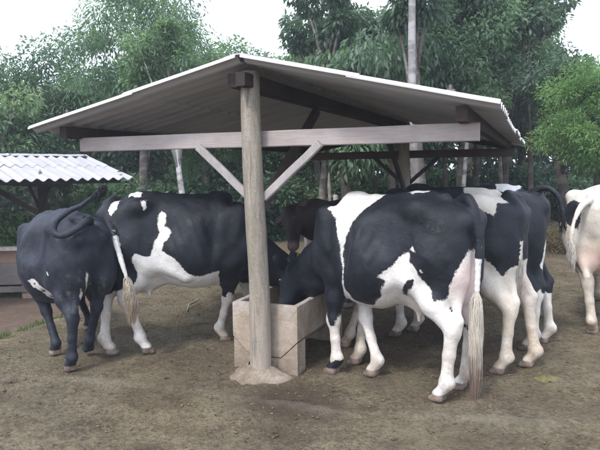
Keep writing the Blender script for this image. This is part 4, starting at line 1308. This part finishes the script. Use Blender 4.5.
tree(6, 'broadleaf_tree', 'lower round-topped tree just left of the roof ridge, under the open sky', X(252, 15.5), 3.2, 0.12, 3.7, (1.3, 1.4, 1.9), 'leaf_fine', 'bark', 34, 10000, 0.17, tone=0.6)
tree(32, 'broadleaf_tree', 'round tree right behind the roof ridge with pale new leaves', X(318, 16.5), 3.2, 0.12, 3.9, (1.4, 1.4, 1.8), 'leaf_broad', 'bark', 32, 9000, 0.17, tone=0.62)
tree(7, 'drooping_leaf_tree', 'tree with long hanging leaves right of the roof ridge', X(345, 12.5), 3.0, 0.13, 3.2, (1.45, 1.4, 1.5), 'leaf_broad', 'bark', 34, 7600, 0.27, 0.36, 1.6, tone=0.55)
tree(8, 'drooping_leaf_tree', 'big-leaved tree just left of the pale upright trunk', X(392, 13.5), 3.5, 0.12, 3.75, (1.3, 1.4, 1.95), 'leaf_broad', 'bark', 34, 7600, 0.27, 0.36, 1.6, tone=0.4)
tree(9, 'slender_tree', 'slender tree whose bare pale trunk rises above the right roof slope', X(420, 10.6), 6.4, 0.10, 6.6, (1.3, 1.2, 1.0), 'leaf_broad', 'bark_grey', 22, 4500, 0.18, lean=(-0.22, 0), limb=7)
tree(10, 'broadleaf_tree', 'dense tree right of the pale upright trunk with yellowish young leaves', X(462, 13.5), 3.9, 0.12, 4.3, (1.5, 1.4, 1.9), 'leaf_fine', 'bark', 46, 13000, 0.16, 0.4, tone=0.6)
tree(11, 'broadleaf_tree', 'spreading dark tree above the right end of the roof', X(505, 15), 4.4, 0.14, 4.9, (1.4, 1.5, 1.9), 'leaf_broad', 'bark_dark', 44, 12500, 0.17, tone=0.35)
tree(12, 'dark_tree', 'very dark tree behind the light green one at the right', X(520, 17), 3.4, 0.14, 3.1, (1.9, 1.5, 1.6), 'leaf_dark', 'bark_dark', 46, 13000, 0.17, tone=0.25)
tree(13, 'fresh_green_tree', 'light fresh green feathery tree at the right edge', X(594, 10.2), 2.5, 0.10, 2.50, (1.30, 1.2, 1.12), 'leaf_light', 'bark_dark', 60, 26000, 0.10, 0.24, 0.15, lean=(0.1, 0), crad=0.28, tone=0.6)
tree(14, 'dark_tree', 'dark leaning tree whose trunk stands below the light green crown', X(574, 12.0), 2.8, 0.13, 3.3, (1.2, 1.2, 0.75), 'leaf_dark', 'bark_dark', 24, 5500, 0.16, lean=(-0.5, 0))
tree(15, 'white_barked_tree', 'thin tree with a mottled white trunk between the two sheds', X(194, 11.5), 4.2, 0.075, 4.3, (0.9, 0.9, 0.9), 'leaf_fine', 'bark_pale', 14, 3600, 0.14, lean=(-0.45, 0))

# trees that close the yard beyond both edges of the frame
tree(30, 'broadleaf_tree', 'broad tree beyond the left edge of the yard, behind the plank fence', X(-170, 13), 3.2, 0.14, 3.4, (2.2, 1.8, 2.0), 'leaf_broad', 'bark', 36, 7000, 0.19)
tree(31, 'broadleaf_tree', 'tall dark tree beyond the right edge of the yard, past the white cow', X(800, 12.5), 3.4, 0.14, 3.8, (2.0, 1.8, 2.2), 'leaf_dark', 'bark_dark', 36, 7000, 0.19)
# second rank, seen between the first
for i, (px, d, cz, rx, rz_, mt, lab) in enumerate([
    (-60, 19, 3.2, 2.6, 2.4, 'leaf_dark', 'deep shaded tree farther back at the left edge of the wood'),
    (60, 20, 3.0, 2.6, 2.4, 'leaf_dark', 'shaded tree farther back, seen under the open tree at the left'),
    (140, 19, 3.4, 2.4, 2.8, 'leaf_dark', 'shaded tree farther back behind the feathery tall tree'),
    (215, 20, 3.5, 2.5, 3.0, 'leaf_dark', 'shaded tree farther back behind the left roof slope'),
    (300, 21, 3.3, 2.5, 2.5, 'leaf_dark', 'shaded tree farther back in line with the roof ridge'),
    (350, 19, 4.6, 2.2, 2.0, 'leaf_fine', 'shaded tree farther back behind the long hanging leaves'),
    (405, 21, 4.5, 2.4, 2.4, 'leaf_fine', 'shaded tree farther back behind the pale upright trunk'),
    (470, 20, 5.0, 2.6, 2.7, 'leaf_dark', 'shaded tree farther back behind the yellowish leaves'),
    (510, 22, 5.6, 1.8, 2.6, 'leaf_dark', 'shaded tree farther back over the right roof end'),
    (650, 20, 2.6, 2.2, 1.8, 'leaf_dark', 'shaded tree farther back beyond the right edge of the yard')]):
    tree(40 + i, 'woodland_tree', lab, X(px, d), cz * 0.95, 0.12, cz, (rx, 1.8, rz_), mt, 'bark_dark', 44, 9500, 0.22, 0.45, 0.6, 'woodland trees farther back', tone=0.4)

# bare trunks of the wood in the gloom under the roof
trunks = [(322, 12.5, 0.10, 'bark'), (333, 14, 0.05, 'bark_brown'), (362, 16, 0.09, 'bark_dark'), (377, 15, 0.06, 'bark_dark'), (426, 11.5, 0.13, 'bark'),
          (447, 14, 0.07, 'bark_dark'), (464, 13, 0.06, 'bark_pale'), (478, 15, 0.10, 'bark_dark'), (503, 14, 0.06, 'bark'), (530, 13.5, 0.07, 'bark_dark'), (345, 18, 0.11, 'bark_dark'), (398, 17, 0.09, 'bark'), (492, 17, 0.08, 'bark_dark')]
tl_ = ['grey trunk just right of the shed post', 'thin light brown leaning stem beside the grey trunk', 'dark slim trunk in line with the white shoulder band of the nearest cow',
       'slender dark trunk left of the rear shed post', 'stout grey trunk just right of the rear shed post', 'thin dark trunk over the rump of the nearest cow', 'pale thin stem above the white saddle of the second cow',
       'dark trunk right of the pale thin stem', 'grey stem right of the white saddle patch', 'dark slim trunk above the back of the farthest cow in the row', 'dark trunk deep in the shade right of the thin brown stem', 'grey trunk hidden mostly by the rear shed post', 'dark trunk deep in the wood between pale stem and grey stem']
for i, ((px, d, r, bk), lb) in enumerate(zip(trunks, tl_)):
    rr = random.Random(i)
    tree(80 + i, 'slim_tree', lb, X(px, d), 4.6, r, 5.0, (0.9, 0.9, 0.8), 'leaf_dark', bk, 10, 1500, 0.2, 0.4, 0.8, 'slim trees of the wood', lean=(rr.uniform(-.5, .3), rr.uniform(-.2, .2)))

# bushes: the green wall behind the big cow and beyond the left shed
spots = [(-10, 12.0, 1.3, 1.5, 'leaf_broad', 'broad green bush at the left edge behind the plank fence'), (35, 11.6, 1.1, 1.1, 'leaf_fine', 'bush behind the braced post of the white-roofed shed'),
         (78, 11.8, 1.1, 1.5, 'leaf_broad', 'bush seen under the eave corner of the white-roofed shed'), (118, 12.4, 1.2, 1.9, 'leaf_broad', 'tall bush between the raised tail and the big cow'),
         (160, 12.8, 1.2, 2.0, 'leaf_broad', 'bush left of the mottled white trunk'), (212, 13.2, 1.2, 2.1, 'leaf_dark', 'dark bush right of the mottled white trunk'),
         (255, 14.0, 1.2, 1.9, 'leaf_dark', 'dark bush behind the shed post'), (300, 15.5, 1.1, 1.4, 'leaf_broad', 'bush above the head of the brown cow'),
         (350, 16.0, 1.2, 1.5, 'leaf_broad', 'bush behind the tips of the old fence posts'), (400, 16.5, 1.1, 1.3, 'leaf_dark', 'low dark bush behind the rear shed post'),
         (455, 17, 1.2, 1.2, 'leaf_dark', 'low dark bush behind the second cow'), (520, 16, 1.3, 1.1, 'leaf_dark', 'low dark bush behind the farthest cow of the row'), (575, 14.5, 1.0, 0.9, 'leaf_dark', 'low dark bush beside the leaning trunk')]
for i, (px, d, r, hgt, mt, lb) in enumerate(spots):
    bush(120 + i, lb, X(px, d), (r, 0.9, hgt), 5200, mt, 0.15, nclump=22)
# bright leaves over the plank fence
bush(140, 'bright green leafy plant showing over the plank fence', at_d(22, 250, 9.9)[:2], (0.75, 0.4, 0.98), 2600, 'leaf_light', 0.13, tone=0.6)
# dry brush heap on the bank between the dark cow and the white cow
for i, (px, d, lb) in enumerate([(562, 11.0, 'heap of dry twigs and brush between the dark cow and the white one'), (600, 11.8, 'heap of dry brush behind the back of the white cow'), (520, 12.5, 'heap of dry brush hidden mostly by the row of cows')]):
    bush(150 + i, lb, X(px, d), (0.9, 0.7, 0.45), 3200, 'leaf_dry', 0.12, cat='brush heap', group='brush heaps on the bank', name='brush_heap', lw=0.12)

def far_forest():
    rg = np.random.default_rng(99)
    n = 105000
    th_ = rg.uniform(-R(72), R(72), n); rd_ = 27 + 9 * rg.random(n)
    x = rd_ * np.sin(th_); y = rd_ * np.cos(th_)
    u = np.tan(th_) * FPX + 300
    top = 4.4 + 1.6 * fbm(x * 0.25, y * 0.1, seed=4) + 1.2 * sstep(300, 420, u) * sstep(600, 520, u)
    z = rg.random(n) ** 0.9 * top
    keep = ~((u > 330) & (u < 620) & (z > 1.0) & (z < 3.3) & (fbm(x * 0.9, z * 1.4, seed=6) > 0.10))
    x, y, z = x[keep], y[keep], z[keep]; n = len(x)
    D = rg.normal(0, 1, (n, 3)); D[:, 2] -= 0.5
    N = rg.normal(0, 0.6, (n, 3)); N[:, 2] += 0.8
    L = 0.45 * rg.uniform(0.5, 1.3, n)
    tone = 0.35 + 0.5 * fbm(x * 0.5, z * 0.7, seed=7) + rg.normal(0, .12, n)
    o = quads_cloud('far_forest', np.stack([x, y, z], 1), L, L * 0.5, N, D, M['leaf_dark'], tone)
    tag(o, 'far mass of dark forest foliage behind the separate trees', 'forest', kind='stuff')
far_forest()

# ------------------------------------------------------------------ fences
def old_fence():
    root = empty('post_and_wire_fence', (0, 0, 0)); tag(root, 'row of old grey fence posts with wire behind the cows', 'fence')
    rr = random.Random(4); tops = []
    for px in (308, 335, 350, 365, 379, 391, 404, 421, 438, 455, 472, 489, 506, 523, 541):
        d = 11.2 + rr.uniform(-.1, .1); x, y = X(px + rr.uniform(-1, 1), d); h = 1.05 + rr.uniform(-.10, .10)
        mb = MB(); lx_, ly_ = rr.uniform(-.05, .05), rr.uniform(-.03, .03)
        mb.tube([(x, y, -0.1), (x + lx_ * .5, y + ly_ * .5, h / 2), (x + lx_, y + ly_, h), (x + lx_, y + ly_, h + 0.02)], [0.055, 0.05, 0.047, 0.03], 8, True, 0.08, rr)
        mb.build('fence_post', M['fence_wood'], root, smooth=True); tops.append(Vector((x + lx_ * .9, y + ly_ * .9, 0)))
    for zz in (0.88, 0.6, 0.3):
        mb = MB(); mb.tube([t + Vector((0, -0.05, zz)) for t in tops], 0.006, 4)
        mb.build('wire', M['grey_board'], root)
old_fence()

M['tan_board'] = wood_mat('tan_board', (0.30, 0.20, 0.14), (0.24, 0.165, 0.12), (0.36, 0.27, 0.20), (1.5, 12, 12))
def plank_fence():
    a = at_d(34, 262, 9.3); z0 = -0.42
    root = empty('plank_fence', (a.x, a.y, z0), R(184)); tag(root, 'low fence of weathered grey and tan boards at the left edge', 'fence')
    rr = random.Random(6)
    def zz(py): return EYE - (py - 171) / FPX * 9.3 - z0
    for k, (zt, zb, mt) in enumerate([(zz(260), zz(282), 'grey_board'), (zz(284), zz(290), 'grey_board')]):
        mb = MB(); mb.beam((-0.05, 0.0, (zt + zb) / 2), (3.4, 0.0, (zt + zb) / 2), 0.045, zt - zb, seg=10, rough=0.003, rng=rr)
        mb.build('board', M[mt], root)
    mb = MB(); mb.beam((-0.1, 0.05, zz(243) - 0.03), (3.4, 0.05, zz(243) - 0.03), 0.16, 0.06, seg=8, rough=0.003, rng=rr); mb.build('coping', M['concrete'], root)
    for xx in (0.12, 1.3, 2.5):
        mb = MB(); mb.beam((xx, -0.10, 0.0), (xx, -0.10, zz(246) - 0.01), 0.22, 0.14, up=(0, 1, 0)); mb.build('brick_pier', M['brick'], root)
    mb = MB(); mb.beam((0.25, -0.11, (zz(246) + zz(262)) / 2 - 0.01), (3.4, -0.11, (zz(246) + zz(262)) / 2 - 0.01), 0.10, zz(246) - zz(262) - 0.03); mb.build('infill_board', M['tan_board'], root)
plank_fence()

# ------------------------------------------------------------------ small things on the ground
def pat(px, py, r, seed, lb):
    rg = random.Random(seed); x, y = G(px, py); V = []; F = []
    n = 26; prof = [(1.0, 0.0), (0.9, 0.016), (0.65, 0.026), (0.4, 0.034), (0.15, 0.036)]
    for k, (q, z) in enumerate(prof):
        for i in range(n):
            a = 2 * math.pi * i / n; w_ = r * q * (1 + 0.22 * math.sin(2 * a + seed) + 0.14 * math.sin(5 * a) + 0.10 * math.sin(9 * a + k) + rg.uniform(-.06, .06))
            V.append((w_ * math.cos(a), w_ * 0.8 * math.sin(a), z * (r / .12) + rg.uniform(-.008, .008)))
    for k in range(len(prof) - 1):
        for i in range(n): F.append((k * n + i, k * n + (i + 1) % n, (k + 1) * n + (i + 1) % n, (k + 1) * n + i))
    F.append(tuple((len(prof) - 1) * n + i for i in range(n)))
    o = mesh_obj('cow_pat', V, F, M['dung_green'], smooth=True)
    o.location = (x, y, float(height(np.array([x]), np.array([y]))[0]) + 0.002)
    tag(o, lb, 'cow pat')
M['dung'] = simple_mat('dark_dung', (0.05, 0.04, 0.028), (0.10, 0.08, 0.055), 30, 0.7, 0.8, 0.4)
M['dung_green'] = simple_mat('olive_dung', (0.09, 0.085, 0.035), (0.17, 0.155, 0.065), 30, 0.75, 0.8, 0.3)
pat(546, 380, 0.085, 1, 'olive green cow pat behind the second cow of the row')
def stick():
    mb = MB(); a = at_z(187, 311, 0.02); b = at_z(199, 299, 0.05)
    mb.tube([a, a.lerp(b, 0.4) + Vector((-0.03, 0, 0.02)), a.lerp(b, 0.7) + Vector((0.02, 0, 0.02)), b], [0.008, 0.012, 0.01, 0.006], 6)
    o = mb.build('stick', M['fence_wood'], None, True); tag(o, 'bent pale stick lying under the belly of the big left cow', 'stick')
stick()
def tuft():
    rg = np.random.default_rng(3); n = 26
    mz = np.array((-0.05, 5.70, 0.79))
    P = mz + rg.normal(0, 0.018, (n, 3)); D = rg.normal(0, 0.5, (n, 3)) + np.array((0.5, -0.3, -1.0)); N = rg.normal(0, 1, (n, 3))
    o = quads_cloud('fodder_tuft', P, rg.uniform(0.06, 0.14, n), rg.uniform(0.008, 0.016, n), N, D, leaf_mat('pale_fodder', (0.35, 0.36, 0.12), (0.45, 0.45, 0.18), (0.55, 0.52, 0.28)), rg.random(n))
    tag(o, 'wisp of pale yellow-green fodder in the mouth of the brown cow', 'fodder')
tuft()

# ------------------------------------------------------------------ added thin volume imitating the camera's veiling glare
def glare():
    V = [(x, y, z) for x in (-60, 60) for y in (-8, 60) for z in (-1.6, 16)]
    F = [(0, 1, 3, 2), (4, 6, 7, 5), (0, 4, 5, 1), (2, 3, 7, 6), (0, 2, 6, 4), (1, 5, 7, 3)]
    m = NT('glare_veil'); v = m.n('ShaderNodeVolumePrincipled')
    v.inputs['Color'].default_value = (0.80, 0.90, 1.0, 1); v.inputs['Density'].default_value = 0.0026
    m.l(v.outputs[0], m.out.inputs['Volume'])
    o = mesh_obj('glare', V, F, m.m); tag(o, kind='stuff', label='added thin haze hanging in the air between camera and trees', cat='glare')
glare()
